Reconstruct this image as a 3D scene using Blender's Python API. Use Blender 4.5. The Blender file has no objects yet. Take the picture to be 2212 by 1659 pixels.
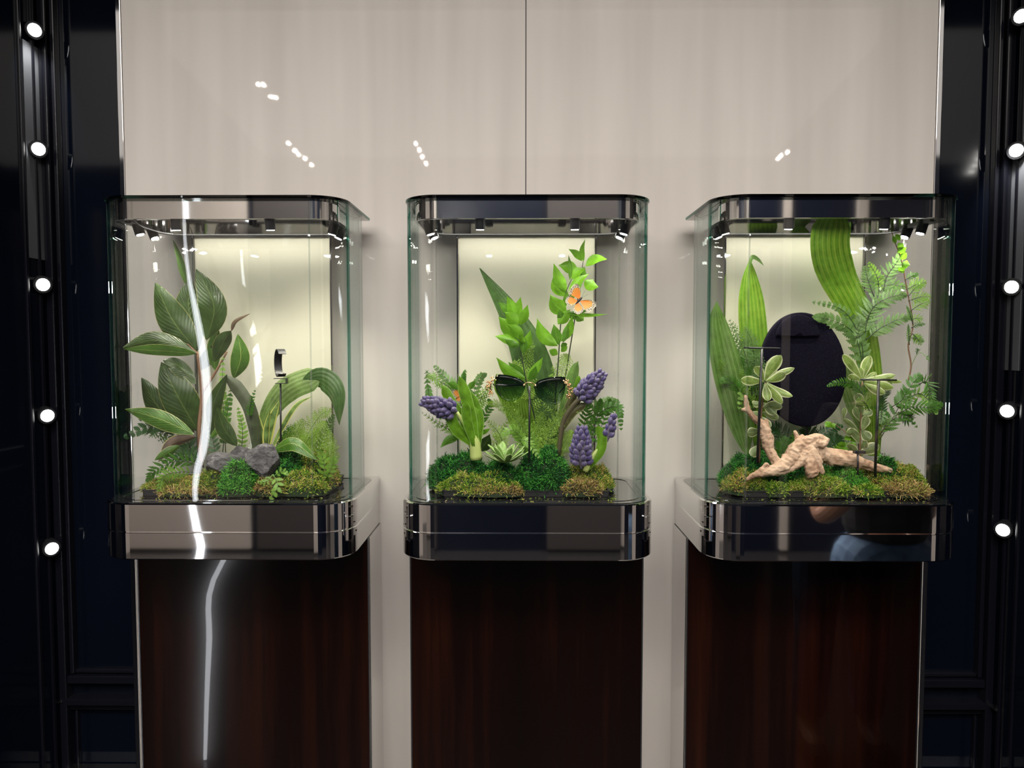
import bpy, bmesh, math, random
import numpy as np
from mathutils import Vector, Matrix, noise

random.seed(7); rng = np.random.default_rng(7)
C = bpy.context.scene.collection
PI = math.pi
S = 0.00085            # metres per unit at the front plane of the showcases
YF = 1600 * S          # front plane of the showcases

# ---------------- camera, world, exposure, lights ----------------
cam_d = bpy.data.cameras.new('camera'); cam = bpy.data.objects.new('camera', cam_d); C.objects.link(cam)
cam.location = (0, 0, 1.5)
cam.rotation_euler = (math.radians(90 - 3.05), 0, math.radians(0.573))
cam_d.sensor_width = 36; cam_d.lens = 1600 / 2212 * 36; cam_d.clip_start = .01
sc = bpy.context.scene; sc.camera = cam
sc.view_settings.view_transform = 'Standard'; sc.view_settings.look = 'None'
sc.view_settings.gamma = 1; sc.view_settings.exposure = 0; sc.view_settings.use_curve_mapping = False
sc.cycles.transparent_max_bounces = 40; sc.cycles.max_bounces = 9; sc.cycles.glossy_bounces = 6
sc.cycles.diffuse_bounces = 3; sc.cycles.transmission_bounces = 6
sc.cycles.caustics_reflective = False; sc.cycles.caustics_refractive = False
sc.cycles.sample_clamp_indirect = 4

w = bpy.data.worlds.new('world'); sc.world = w; w.use_nodes = True
w.node_tree.nodes['Background'].inputs[0].default_value = (.55, .62, .8, 1)
w.node_tree.nodes['Background'].inputs[1].default_value = .02

def area(name, loc, target, sx, sy, power, col=(1, 1, 1), spread=PI):
    l = bpy.data.lights.new(name, 'AREA'); l.shape = 'RECTANGLE'; l.size = sx; l.size_y = sy
    l.energy = power; l.color = col; l.spread = spread
    o = bpy.data.objects.new(name, l); C.objects.link(o); o.location = loc
    o.rotation_euler = (Vector(target) - Vector(loc)).to_track_quat('-Z', 'Y').to_euler(); return o
def spot(name, loc, target, power, angle, blend=.5, col=(1, 1, 1), r=.006, parent=None):
    l = bpy.data.lights.new(name, 'SPOT'); l.energy = power; l.spot_size = math.radians(angle); l.spot_blend = blend
    l.color = col; l.shadow_soft_size = r
    o = bpy.data.objects.new(name, l); C.objects.link(o); o.location = loc
    o.rotation_euler = (Vector(target) - Vector(loc)).to_track_quat('-Z', 'Y').to_euler(); return o

L_CEIL = area('shop_ceiling_light', (0, .55, 3.3), (0, 1.62, 1.9), 3.0, .35, 1.2, (1, .925, .85))
L_FRONT = area('shop_room_light', (0, -1.6, 3.1), (0, -1.2, 0), 4.0, 2.0, 115, (1, .93, .86))
L_FILL = area('added_wall_fill', (0, -.6, 3.3), (0, 1.66, -.6), 3.2, .5, 29, (1, .93, .87), 1.35)  # unseen fill light added to brighten the lower wall

# ---------------- projection: a pixel of the 2212x1659 photograph at a depth -> world ----------------
RM = cam.rotation_euler.to_matrix()
def at_Y(px, py, Y):
    v = RM @ Vector(((px - 1106) / 1600, -(py - 829.5) / 1600, -1))
    return Vector((v.x, v.y, v.z)) * (Y / v.y) + Vector((0, 0, 1.5))
def P(px, py, d=0): return at_Y(px, py, YF + d * S)
def proj(p):
    v = RM.transposed() @ (Vector(p) - Vector((0, 0, 1.5)))
    return (1106 + v.x / -v.z * 1600, 829.5 - v.y / -v.z * 1600)
def ray_z(px, py, z):                     # pixel -> point on the horizontal plane z
    v = RM @ Vector(((px - 1106) / 1600, -(py - 829.5) / 1600, -1))
    return v * ((z - 1.5) / v.z) + Vector((0, 0, 1.5))
def behind(px, py, Ym, Yd):               # the point at depth Yd whose mirror image in the plane Y=Ym lies on that pixel
    q = at_Y(px, py, 2 * Ym - Yd); return Vector((q.x, Yd, q.z))

# ---------------- materials ----------------
def mat(name, col=(.5, .5, .5), rough=.5, metal=0, spec=.5, coat=0, emit=None, es=0, sheen=0, trans=0):
    m = bpy.data.materials.new(name); m.use_nodes = True
    b = m.node_tree.nodes['Principled BSDF']
    b.inputs['Base Color'].default_value = (*col, 1); b.inputs['Roughness'].default_value = rough
    b.inputs['Metallic'].default_value = metal; b.inputs['Specular IOR Level'].default_value = spec
    b.inputs['Coat Weight'].default_value = coat; b.inputs['Coat Roughness'].default_value = .02
    b.inputs['Sheen Weight'].default_value = sheen
    if emit: b.inputs['Emission Color'].default_value = (*emit, 1); b.inputs['Emission Strength'].default_value = es
    return m
class NT:
    def __init__(s, m): s.t = m.node_tree; s.n = s.t.nodes; s.b = s.n['Principled BSDF']
    def add(s, typ, **kw):
        n = s.n.new(typ)
        for k, v in kw.items(): setattr(n, k, v)
        return n
    def link(s, a, b): s.t.links.new(a, b)
    def ramp(s, fac, stops, interp='LINEAR'):
        r = s.add('ShaderNodeValToRGB'); e = r.color_ramp; e.interpolation = interp
        while len(e.elements) < len(stops): e.elements.new(.5)
        for el, (p, c) in zip(e.elements, stops): el.position = p; el.color = (*c, 1)
        s.link(fac, r.inputs[0]); return r.outputs[0]
    def noise(s, vec, scale, detail=3, rough=.5, stretch=None):
        if stretch:
            mp = s.add('ShaderNodeMapping'); mp.inputs['Scale'].default_value = stretch; s.link(vec, mp.inputs[0]); vec = mp.outputs[0]
        n = s.add('ShaderNodeTexNoise'); n.inputs['Scale'].default_value = scale; n.inputs['Detail'].default_value = detail
        n.inputs['Roughness'].default_value = rough; s.link(vec, n.inputs['Vector']); return n.outputs[0]
    def math(s, op, a, b=None, c=None):
        n = s.add('ShaderNodeMath', operation=op)
        for i, v in enumerate((a, b, c)):
            if v is None: continue
            if isinstance(v, (int, float)): n.inputs[i].default_value = v
            else: s.link(v, n.inputs[i])
        return n.outputs[0]
    def mix(s, f, a, b):
        n = s.add('ShaderNodeMix', data_type='RGBA')
        for i, v in ((0, f), (6, a), (7, b)):
            if isinstance(v, tuple): n.inputs[i].default_value = (*v, 1)
            elif isinstance(v, (int, float)): n.inputs[i].default_value = v
            else: s.link(v, n.inputs[i])
        return n.outputs[2]
    def bump(s, h, strength=.3, dist=.001):
        b = s.add('ShaderNodeBump'); b.inputs['Strength'].default_value = strength; b.inputs['Distance'].default_value = dist
        s.link(h, b.inputs['Height']); s.link(b.outputs[0], s.b.inputs['Normal'])
    def coord(s, k='Object'): return s.add('ShaderNodeTexCoord').outputs[k]

M = {}
M['chrome'] = mat('polished_steel', (.80, .79, .79), .035, 1)
M['chrome_dark'] = mat('dark_polished_steel', (.42, .41, .42), .06, 1)
M['black_mirror'] = mat('black_mirror', (.012, .012, .014), .03, 0, .8, 1)
M['black'] = mat('black_metal', (.012, .012, .014), .35, 0, .5)
M['black_plastic'] = mat('black_plastic', (.014, .014, .015), .45)
M['lacquer'] = mat('navy_lacquer', (.0025, .004, .009), .06, 0, .4, .25)
M['lacquer_lit'] = mat('navy_lacquer_lit', (.005, .0055, .009), .22, 0, .5)  # lighter lacquer: highlights along the mouldings put into the colour
M['line'] = mat('steel_trim', (.35, .36, .38), .25, 1)
M['seam'] = mat('seam_strip', (.05, .05, .052), .5, .5)
M['gold'] = mat('rose_gold', (.9, .6, .35), .18, 1)
M['lamp'] = mat('lamp_lens', (1, 1, 1), .3, emit=(1, .97, .9), es=60)
M['lamp_big'] = mat('shop_lamp_lens', (1, 1, 1), .3, emit=(1, .99, .95), es=14)
M['tube'] = mat('light_tube', (1, 1, 1), .3, emit=(.93, .95, 1), es=13)
M['spark'] = mat('ceiling_lamp_lens', (1, 1, 1), .3, emit=(1, .97, .9), es=340)
M['cream'] = mat('cream_panel', (.70, .655, .53), .6, 0, .1)
M['warm_panel'] = mat('lit_warm_panel', (.8, .6, .4), .5, emit=(1, .62, .3), es=.5)

m = mat('painted_panel', (.62, .575, .53), .45, 0, .2, .12); t = NT(m); M['panel'] = m
co = t.coord(); n1 = t.noise(co, 3.0, 3, .5, (3, 1, .35)); n2 = t.noise(co, 9, 2, .5, (2.2, 1, .12))
f = t.math('ADD', t.math('MULTIPLY', n1, .6), t.math('MULTIPLY', n2, .4))
t.link(t.ramp(f, [(.3, (.55, .51, .47)), (.5, (.62, .578, .535)), (.72, (.69, .645, .60))]), t.b.inputs['Base Color'])

m = mat('dark_rosewood', (.03, .012, .008), .12, 0, .3, .5); t = NT(m); M['wood'] = m
co = t.coord(); n1 = t.noise(co, 22, 5, .62, (1, 1, .035)); n2 = t.noise(co, 4.5, 2, .5, (1, 1, .12))
f = t.math('ADD', t.math('MULTIPLY', n1, .62), t.math('MULTIPLY', n2, .42))
t.link(t.ramp(f, [(.36, (.0022, .0008, .0007)), (.52, (.0045, .0012, .0007)), (.62, (.012, .0027, .0011)), (.76, (.028, .007, .003))]), t.b.inputs['Base Color'])
t.b.inputs['Coat Roughness'].default_value = .02

m = mat('dark_stone_floor', (.035, .034, .036), .18, 0, .5, .3); M['floor'] = m
m = mat('shop_plaster', (.68, .61, .56), .5); M['beige'] = m
m = mat('mauve_wall', (.09, .08, .08), .4); M['mauve'] = m
m = mat('navy_wall', (.008, .012, .03), .3); M['navy'] = m

def glass_mat(name, face=(.985, .992, .988), graze=(.42, .62, .58), ior=1.5, pw=5.0):
    m = bpy.data.materials.new(name); m.use_nodes = True; nt = m.node_tree; nt.nodes.clear()
    out = nt.nodes.new('ShaderNodeOutputMaterial'); mx = nt.nodes.new('ShaderNodeMixShader')
    tr = nt.nodes.new('ShaderNodeBsdfTransparent'); gl = nt.nodes.new('ShaderNodeBsdfGlossy'); gl.inputs['Roughness'].default_value = 0
    fr = nt.nodes.new('ShaderNodeFresnel'); fr.inputs['IOR'].default_value = ior
    g = nt.nodes.new('ShaderNodeNewGeometry')
    dot = nt.nodes.new('ShaderNodeVectorMath'); dot.operation = 'DOT_PRODUCT'
    nt.links.new(g.outputs['Normal'], dot.inputs[0]); nt.links.new(g.outputs['Incoming'], dot.inputs[1])
    ab = nt.nodes.new('ShaderNodeMath'); ab.operation = 'ABSOLUTE'; nt.links.new(dot.outputs['Value'], ab.inputs[0])
    sb = nt.nodes.new('ShaderNodeMath'); sb.operation = 'SUBTRACT'; sb.inputs[0].default_value = 1; nt.links.new(ab.outputs[0], sb.inputs[1])
    p = nt.nodes.new('ShaderNodeMath'); p.operation = 'POWER'; p.inputs[1].default_value = pw; nt.links.new(sb.outputs[0], p.inputs[0])
    c = nt.nodes.new('ShaderNodeMix'); c.data_type = 'RGBA'; c.inputs[6].default_value = (*face, 1); c.inputs[7].default_value = (*graze, 1)
    nt.links.new(p.outputs[0], c.inputs[0]); nt.links.new(c.outputs[2], tr.inputs[0])
    # Schlick reflectance on |N.I| so both sides of the pane behave alike
    p5 = nt.nodes.new('ShaderNodeMath'); p5.operation = 'POWER'; p5.inputs[1].default_value = 5; nt.links.new(sb.outputs[0], p5.inputs[0])
    ma = nt.nodes.new('ShaderNodeMath'); ma.operation = 'MULTIPLY_ADD'; ma.inputs[1].default_value = .96; ma.inputs[2].default_value = .04
    nt.links.new(p5.outputs[0], ma.inputs[0])
    nt.nodes.remove(fr)
    nt.links.new(ma.outputs[0], mx.inputs[0]); nt.links.new(tr.outputs[0], mx.inputs[1]); nt.links.new(gl.outputs[0], mx.inputs[2])
    nt.links.new(mx.outputs[0], out.inputs[0]); return m
M['glass'] = glass_mat('clear_glass')
M['glass_edge'] = glass_mat('green_glass_edge', (.30, .62, .54), (.12, .32, .28), pw=2)
M['glass_warm'] = glass_mat('warm_clear_glass', (1, .985, .90), (.4, .5, .42))

# ---------------- mesh helpers ----------------
def raw(name, verts, faces, m, parent=None, smooth=False, uvs=None, mats=None, fmat=None):
    me = bpy.data.meshes.new(name); me.from_pydata([tuple(v) for v in verts], [], faces)
    for x in (mats or [m]): me.materials.append(x)
    if fmat: me.polygons.foreach_set('material_index', fmat)
    if smooth: me.polygons.foreach_set('use_smooth', [True] * len(me.polygons))
    if uvs is not None:
        uv = me.uv_layers.new(name='UVMap'); li = np.empty(len(me.loops), int); me.loops.foreach_get('vertex_index', li)
        uv.data.foreach_set('uv', np.asarray(uvs, float)[li].ravel())
    me.update(); o = bpy.data.objects.new(name, me); C.objects.link(o)
    if parent: o.parent = parent
    return o
def empty(name, loc=(0, 0, 0)):
    o = bpy.data.objects.new(name, None); C.objects.link(o); o.location = loc; o.empty_display_size = .02; return o
def thing(name, label, cat, group=None, loc=(0, 0, 0), kind=None):
    return tag(empty(name, loc), label, cat, group, kind)
def tag(o, label=None, cat=None, group=None, kind=None):
    if label: o['label'] = label
    if cat: o['category'] = cat
    if group: o['group'] = group
    if kind: o['kind'] = kind
    return o
def adopt(o, parent):        # parent while keeping world place (parent only has a location)
    o.parent = parent; o.matrix_parent_inverse = Matrix.Translation(-parent.location); return o
def box(name, lo, hi, m, parent=None, bevel=0):
    bm = bmesh.new(); bmesh.ops.create_cube(bm, size=1)
    for v in bm.verts: v.co = Vector([lo[i] + (v.co[i] + .5) * (hi[i] - lo[i]) for i in range(3)])
    if bevel: bmesh.ops.bevel(bm, geom=bm.edges[:], offset=bevel, segments=2, affect='EDGES', profile=.7)
    me = bpy.data.meshes.new(name); bm.to_mesh(me); bm.free(); me.materials.append(m)
    o = bpy.data.objects.new(name, me); C.objects.link(o)
    if parent: adopt(o, parent)
    return o
def outline(x0, x1, y0, y1, rf, rb, n=14):   # rounded rectangle, radius rf at the front (y0), rb at the back
    pts = []
    for cx, cy, r, a0 in ((x0 + rf, y0 + rf, rf, PI), (x1 - rf, y0 + rf, rf, 1.5 * PI), (x1 - rb, y1 - rb, rb, 0), (x0 + rb, y1 - rb, rb, .5 * PI)):
        k = n if r > .004 else 2
        for i in range(k + 1):
            a = a0 + .5 * PI * i / k; pts.append((cx + r * math.cos(a), cy + r * math.sin(a)))
    return pts
def inset(pts, d):                            # offset each point inwards along its mean normal
    n = len(pts); out = []
    for i in range(n):
        p, q, r = Vector(pts[i - 1]), Vector(pts[i]), Vector(pts[(i + 1) % n])
        a = (q - p); b = (r - q)
        if a.length < 1e-7: a = b
        if b.length < 1e-7: b = a
        na = Vector((-a.y, a.x)).normalized(); nb = Vector((-b.y, b.x)).normalized(); nn = (na + nb).normalized()
        c = max(.35, nn.dot(na)); q2 = q + nn * d / c; out.append((q2.x, q2.y))
    return out
def slab(name, pts, z0, z1, m, parent=None, bev=0, mats=None, capmat=0):   # solid prism
    n = len(pts); rings = []
    if bev: rings = [(inset(pts, bev), z0), (pts, z0 + bev), (pts, z1 - bev), (inset(pts, bev), z1)]
    else: rings = [(pts, z0), (pts, z1)]
    V = []; F = []; FM = []
    for r, z in rings: V += [(x, y, z) for x, y in r]
    for k in range(len(rings) - 1):
        for i in range(n):
            j = (i + 1) % n; F.append((k * n + i, k * n + j, (k + 1) * n + j, (k + 1) * n + i)); FM.append(0)
    F.append(tuple(range(n - 1, -1, -1))); FM.append(capmat); b = (len(rings) - 1) * n; F.append(tuple(range(b, b + n))); FM.append(capmat)
    o = raw(name, V, F, m, mats=mats, fmat=FM if mats else None)
    if parent: adopt(o, parent)
    return o
def ring(name, outer, inner, z0, z1, m, parent=None, edge=None):            # hollow prism
    n = len(outer); V = [(x, y, z0) for x, y in outer] + [(x, y, z1) for x, y in outer] + [(x, y, z0) for x, y in inner] + [(x, y, z1) for x, y in inner]
    F = []; FM = []
    for i in range(n):
        j = (i + 1) % n
        F += [(i, j, n + j, n + i), (2 * n + j, 2 * n + i, 3 * n + i, 3 * n + j)]; FM += [0, 0]
        F += [(n + i, n + j, 3 * n + j, 3 * n + i), (j, i, 2 * n + i, 2 * n + j)]; FM += [1 if edge else 0] * 2
    o = raw(name, V, F, m, mats=[m, edge] if edge else None, fmat=FM if edge else None)
    if parent: adopt(o, parent)
    return o
def catmull(pts, n):
    pts = [Vector(p) for p in pts]
    if len(pts) == 2: return [pts[0].lerp(pts[1], i / (n - 1)) for i in range(n)]
    q = [pts[0] * 2 - pts[1]] + pts + [pts[-1] * 2 - pts[-2]]; seg = len(pts) - 1; out = []
    for i in range(n):
        u = i / (n - 1) * seg; k = min(int(u), seg - 1); t = u - k; a, b, c, d = q[k:k + 4]
        out.append(.5 * ((2 * b) + (c - a) * t + (2 * a - 5 * b + 4 * c - d) * t * t + (3 * b - a - 3 * c + d) * t ** 3))
    return out
def tube_data(pts, radii, sides=8, wob=0, seed=0):
    V = []; F = []; n = len(pts); prev = None
    for i, p in enumerate(pts):
        T = (pts[min(i + 1, n - 1)] - pts[max(i - 1, 0)]).normalized()
        u = (prev - T * prev.dot(T)) if prev else T.orthogonal()
        u.normalize(); prev = u; v = T.cross(u)
        for k in range(sides):
            a = 2 * PI * k / sides; r = radii[i]
            if wob: r *= 1 + wob * noise.noise(Vector((math.cos(a) * 2 + seed, math.sin(a) * 2, i * .45 + seed)))
            V.append(p + (u * math.cos(a) + v * math.sin(a)) * r)
    for i in range(n - 1):
        for k in range(sides):
            j = (k + 1) % sides; F.append((i * sides + k, i * sides + j, (i + 1) * sides + j, (i + 1) * sides + k))
    F.append(tuple(range(sides - 1, -1, -1))); F.append(tuple(range((n - 1) * sides, n * sides)))
    return V, F
def tube(name, pts, r, m, parent=None, sides=8, n=None, smooth=True, wob=0):
    n = n or max(2, 6 * (len(pts) - 1)) if len(pts) > 2 else 2
    c = catmull(pts, n)
    rr = [r] * n if not isinstance(r, (list, tuple)) else list(np.interp(np.linspace(0, 1, n), np.linspace(0, 1, len(r)), r))
    V, F = tube_data(c, rr, sides, wob)
    o = raw(name, V, F, m, smooth=smooth)
    if parent: adopt(o, parent)
    return o
def disc_lamp(name, centre, direction, r, length, m_body, m_lens, parent, lens_name='lens'):
    d = Vector(direction).normalized(); c = Vector(centre)
    b = tube(name, [c - d * length, c], r, m_body, parent, 16, smooth=False)
    l = tube(lens_name, [c - d * .0005, c + d * .0012], r * .72, m_lens, None, 16, smooth=False)
    l.parent = b; return b

# ---------------- structure ----------------
YW = YF + 351 * S       # the pale wall panel
def st(o, label=None): o['kind'] = 'structure'; return o
XS = at_Y(1136, 200, YW).x
xl = at_Y(272, 415, YW).x; xr = at_Y(2016, 410, YW).x
st(box('wall_back', (xl, YW, 0), (XS - .0012, YW + .03, 3.6), M['panel']))
st(box('wall_back', (XS + .0012, YW, 0), (xr, YW + .03, 3.6), M['panel']))
st(box('trim_1', (XS - .0016, YW + .002, 0), (XS + .0016, YW + .02, 3.6), M['seam']))
st(box('trim_2', (xl - .011, YW - .004, 0), (xl - .0005, YW + .04, 3.6), M['chrome'], bevel=.001))
st(box('trim_3', (xr + .0005, YW - .004, 0), (xr + .011, YW + .04, 3.6), M['chrome'], bevel=.001))
YD = YF + 500 * S       # the navy lacquered wall behind it
XL = at_Y(141, 1500, YD).x; XR = at_Y(2132, 1500, YD).x
st(box('wall_rear', (XL - .05, YD, 0), (XR + .05, YD + .05, 3.6), M['lacquer']))
st(box('wall_left', (XL - .05, .9, 0), (XL, YD, 3.6), M['lacquer']))
st(box('wall_right', (XR, .9, 0), (XR + .05, YD, 3.6), M['lacquer']))
st(box('floor', (-3.3, -2.65, -.05), (3.3, YD + .05, 0), M['floor']))
# mouldings of the navy wall: window-like frames with a lower panel, on both sides
def moulding(x_in, x_out, sgn, n0):
    zf = at_Y(200, 1448, YD).z; zg = at_Y(200, 1500, YD).z; zb = at_Y(200, 1648, YD).z
    k = n0
    def bx(lo, hi, m=M['lacquer_lit'], bev=.0025):
        nonlocal k
        lo2 = (min(lo[0], hi[0]), lo[1], lo[2]); hi2 = (max(lo[0], hi[0]), hi[1], hi[2])
        st(box('trim_%d' % k, lo2, hi2, m, bevel=bev)); k += 1
    bx((x_out + sgn * .004, YD - .03, zb), (x_out + sgn * .022, YD, 3.55))                     # outer post
    bx((x_out + sgn * .026, YD - .02, zf), (x_out + sgn * .036, YD, 3.55))
    bx((x_out + sgn * .022, YD - .026, zf - .022), (x_in, YD, zf - .004))                      # sill of the upper frame
    bx((x_out + sgn * .036, YD - .014, zf), (x_in, YD, zf + .008))
    bx((x_out + sgn * .022, YD - .034, zg - .012), (x_in, YD, zg + .004))                      # ledge
    bx((x_out + sgn * .022, YD - .018, zg - .030), (x_in, YD, zg - .020))
    bx((x_out + sgn * .03, YD - .012, zb), (x_out + sgn * .036, YD, zg - .034))
    bx((x_out, YD - .05, zb - .003), (x_in, YD - .004, zb + .001), M['line'], .0008)           # steel line over the plinth
    return k
k = moulding(xl + .12, XL, 1, 4)
k = moulding(xr - .12, XR, -1, k)
# side walls: joint and ledge running towards the viewer
for X, s, px in ((XL, 1, 103), (XR, -1, 2182)):
    Yj = at_Y(px, 1100, YD).y
    v = at_Y(px, 1100, 1.0); Yj = abs(X / v.x)
    st(box('trim_%d' % k, (X - .001, Yj - .002, 0), (X + .0012, Yj + .002, 3.5), M['line'])) if s > 0 else st(box('trim_%d' % k, (X - .0012, Yj - .002, 0), (X + .001, Yj + .002, 3.5), M['line']))
    k += 1
    zg = at_Y(200, 1500, YD).z
    a, b = (X, X + .012) if s > 0 else (X - .012, X)
    st(box('trim_%d' % k, (a, Yj + .01, zg - .006), (b, YD, zg), M['line'], bevel=.001)); k += 1
    a, b = (X, X + .006) if s > 0 else (X - .006, X)
    for dy in (.045, .09):
        st(box('trim_%d' % k, (a, YD - dy - .008, 0), (b, YD - dy, 3.5), M['lacquer_lit'], bevel=.0015)); k += 1

# the shop behind the viewer, seen only in reflections
YB = -2.6
st(box('wall_front', (-3.3, YB - .05, 0), (3.3, YB, 3.6), M['navy']))
st(box('wall_far_left', (-3.3, YB, 0), (-3.25, .9, 3.6), M['beige']))
st(box('wall_far_right', (3.25, YB, 0), (3.3, .9, 3.6), M['beige']))
st(box('wall_left_return', (-3.3, .9, 0), (XL - .05, .95, 3.6), M['navy']))
st(box('wall_right_return', (XR + .05, .9, 0), (3.3, .95, 3.6), M['navy']))
bay = thing('shopfitting_wall', 'bays of pale and dark wall panelling facing the three glass cases', 'panelling')
for x0, x1, z1, mm in ((-2.9, -1.95, 2.6, 'beige'), (-1.9, -1.3, 3.2, 'mauve'), (-1.05, -.95, 2.6, 'beige'), (-.7, -.6, 2.9, 'mauve'), (.2, .8, 3.2, 'mauve'), (1.2, 1.26, 2.6, 'beige'), (1.88, 1.93, 2.6, 'beige'), (2.4, 2.47, 2.6, 'beige')):
    box('panel', (x0, YB, .02), (x1, YB + .04, z1), M[mm], bay, bevel=.004)
# tall unseen light strip, bent so its reflection wavers down glass and pedestals
yt = .45
YP = YF + 185 * S
def tube_lamp(pix, low, r, label):
    pts = [behind(px, py, YF + 12 * S, yt) for px, py in pix] + [behind(px, py, YP, yt) for px, py in low]
    o = tube('light_strip', pts, r, M['tube'], None, 10, 50); tag(o, label, 'light')
    return o
tube_lamp([(394, 405), (397, 500), (405, 590), (425, 690), (441, 790), (446, 880), (439, 960), (424, 1020), (420, 1075), (430, 1135), (437, 1200)],
          [(455, 1270), (452, 1380), (447, 1500), (443, 1640)],
          [.0025, .0025, .004, .009, .012, .012, .012, .009, .006, .007, .008, .009, .010, .008, .006], 'tall white light strip, bent to shape its wavy reflection, facing the case with grey stones')

# ---------------- showcases ----------------
Z = lambda px, py, d=0: P(px, py, d).z
z_top = Z(1140, 1090); z_g1 = Z(1140, 1148); z_g2 = Z(1140, 1154); z_bot = Z(1140, 1212)
z_lid1 = Z(1140, 420, 10); z_lid0 = Z(1140, 427, 10); z_band = Z(1140, 471, 24); z_rear = z_band
CX = {'a': -654 * S, 'b': 17.5 * S, 'c': 694 * S}
CASES = {}; M['cable'] = mat('reflected_cable', (.75, .75, .75), .2, 0, .6, 1)
def showcase(key, label):
    cx = CX[key]; y = lambda d: YF + d * S
    t = thing('showcase', label, 'display case', 'glass display cases on wooden pedestals', (cx, y(160), 0))
    hw = 283 * S
    base = outline(cx - hw, cx + hw, y(0), y(349), 80 * S, .002)
    up = slab('upper_band', base, z_g2 + .001, z_top, M['chrome'], t, .0022)
    slab('shadow_groove', inset(base, .004), z_g1 - .0045, z_g2 + .002, M['black'], t)
    slab('lower_band', base, z_bot, z_g1 - .003, M['chrome'], t, .0022)
    # floor of the case: black mirror disc with a track groove
    gi = outline(cx - 274 * S, cx + 274 * S, y(9), y(322), 74 * S, 40 * S)
    slab('floor_plate', gi, z_top - .001, z_top + .0012, M['black_mirror'], t, .0004)
    r1 = outline(cx - 256 * S, cx + 256 * S, y(30), y(306), 58 * S, 40 * S)
    ring('floor_groove', r1, inset(r1, .002), z_top + .0012, z_top + .0022, M['chrome_dark'], t)
    # glass
    gd = outline(cx - 270 * S, cx + 270 * S, y(12), y(292), 72 * S, 82 * S, 18)
    ring('glass_wall', gd, inset(gd, .0055), z_top + .001, z_lid0, M['glass'], t, M['glass_edge'])
    jy0, jy1 = y(12 + 72), y(292 - 82)
    for sx in (-1, 1):
        x = cx + sx * 270 * S
        for jy in (jy0,): box('glass_joint', (min(x, x - sx * .0056), jy - .001, z_top + .002), (max(x, x - sx * .0056), jy + .001, z_lid0), M['glass_edge'], t)
        x = cx + sx * 198 * S
        box('glass_joint', (x - .0009, y(12), z_top + .002), (x + .0009, y(12) + .0056, z_lid0), M['glass'], t)
        x = cx + sx * 175 * S
        box('door_edge', (x - .0013, y(292) - .0056, z_top + .002), (x + .0013, y(292) + .002, z_band), M['chrome_dark'], t)
    box('rear_panel', (cx - 173 * S, y(292) + .0006, z_top + .002), (cx + 173 * S, y(292) + .0016, z_band), M['cream'], t)
    # lid and light canopy
    lo = outline(cx - 273 * S, cx + 273 * S, y(8), y(308), 76 * S, 8 * S)
    slab('lid', lo, z_lid0, z_lid1, M['glass_edge'], t, .0012, mats=[M['glass_edge'], M['black_mirror']], capmat=1)
    bo = outline(cx - 250 * S, cx + 250 * S, y(26), y(286), 52 * S, 70 * S, 16)
    slab('canopy_top', inset(bo, .001), z_lid0 - .003, z_lid0 - .0005, M['chrome_dark'], t)
    ring('canopy_band', bo, inset(bo, .004), z_band, z_lid0 - .0006, M['chrome'], t)
    bi = inset(bo, .0045)
    ring('canopy_lip', bi, inset(bi, .010), z_band, z_band + .0025, M['black'], t)
    # pedestal, set back under the case, with steel corner trims
    pw = 283 * S
    box('pedestal', (cx - pw, y(185), 0), (cx + pw, y(349), z_bot - .0), M['wood'], t, bevel=.0012)
    for sx in (-1, 1):
        x = cx + sx * (pw + .0008)
        box('corner_trim', (x - .0014, y(185) - .0012, 0), (x + .0014, y(185) + .003, z_bot), M['line'], t)
        box('pedestal_side', (min(x, x + sx * .002), y(193), 0), (max(x, x + sx * .002), y(349), z_bot), M['chrome'], t)
    CASES[key] = t
    if key == 'a':
        tube('cable_reflection', [P(272, 432, 40), P(276, 455, 42), P(300, 485, 50), P(340, 500, 60), P(374, 506, 70)], .0011, M['cable'], t, 6)  # tube standing in for the mirrored line of a cable
    return t
sa = showcase('a', 'glass showcase with grey stones and broad dark leaves, on a dark wooden pedestal')
sb = showcase('b', 'middle glass showcase holding sunglasses and purple hyacinths, on a dark wooden pedestal')
scx = showcase('c', 'glass showcase holding driftwood and a dark velvet oval, on a dark wooden pedestal')

# spotlights inside the canopies: (offset x, depth, aim x, aim depth, aim z offset, watts)
def case_spots(key, mods=None):
    t = CASES[key]; cx = CX[key]; y = lambda d: YF + d * S
    zt = z_band + .004
    for sx in (-1, 1):
        tr = box('light_track', (cx + sx * 227 * S - .004, y(80), zt - .004), (cx + sx * 227 * S + .004, y(215), zt + .004), M['black'], t, bevel=.001)
    L = [(-217, 118, -70, 150, .10), (-217, 185, 20, 150, .05), (217, 118, 70, 150, .10), (217, 185, -20, 150, .05), (-100, 44, -110, 150, .10), (100, 44, 110, 150, .10)]
    for i, (dx, d, ax, ad, fz) in enumerate(L):
        c = Vector((cx + dx * 1.04 * S, y(d), zt - .010)); tgt = Vector((cx + ax * S, y(ad), z_top + fz * .5))
        dr = (tgt - c).normalized()
        b = disc_lamp('spotlight', c + dr * .012, dr, .0095, .026, M['black'], M['lamp'], t)
        tube('swivel', [c, c + Vector((0, 0, .012))], .004, M['black'], None, 8).parent = b
        s = spot('case_spot', c + dr * .0145, tgt, 2.25, 108, 1.0, (1, .94, .80), .004)
        adopt(s, t)
M['satin'] = mat('light_patch_satin', (.22, .23, .25), .5, .6)  # for the added plates that form the light patches
for kx in 'abc': case_spots(kx)
for key in 'abc':     # added fill light, not a fitting of the canopy, brightens the rear panel
    cx = CX[key]
    a = area('canopy_fill', (cx, YF + 235 * S, z_band + .006), (cx, YF + 300 * S, z_top), .34, .012, .42, (1, .97, .88)); adopt(a, CASES[key])

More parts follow.
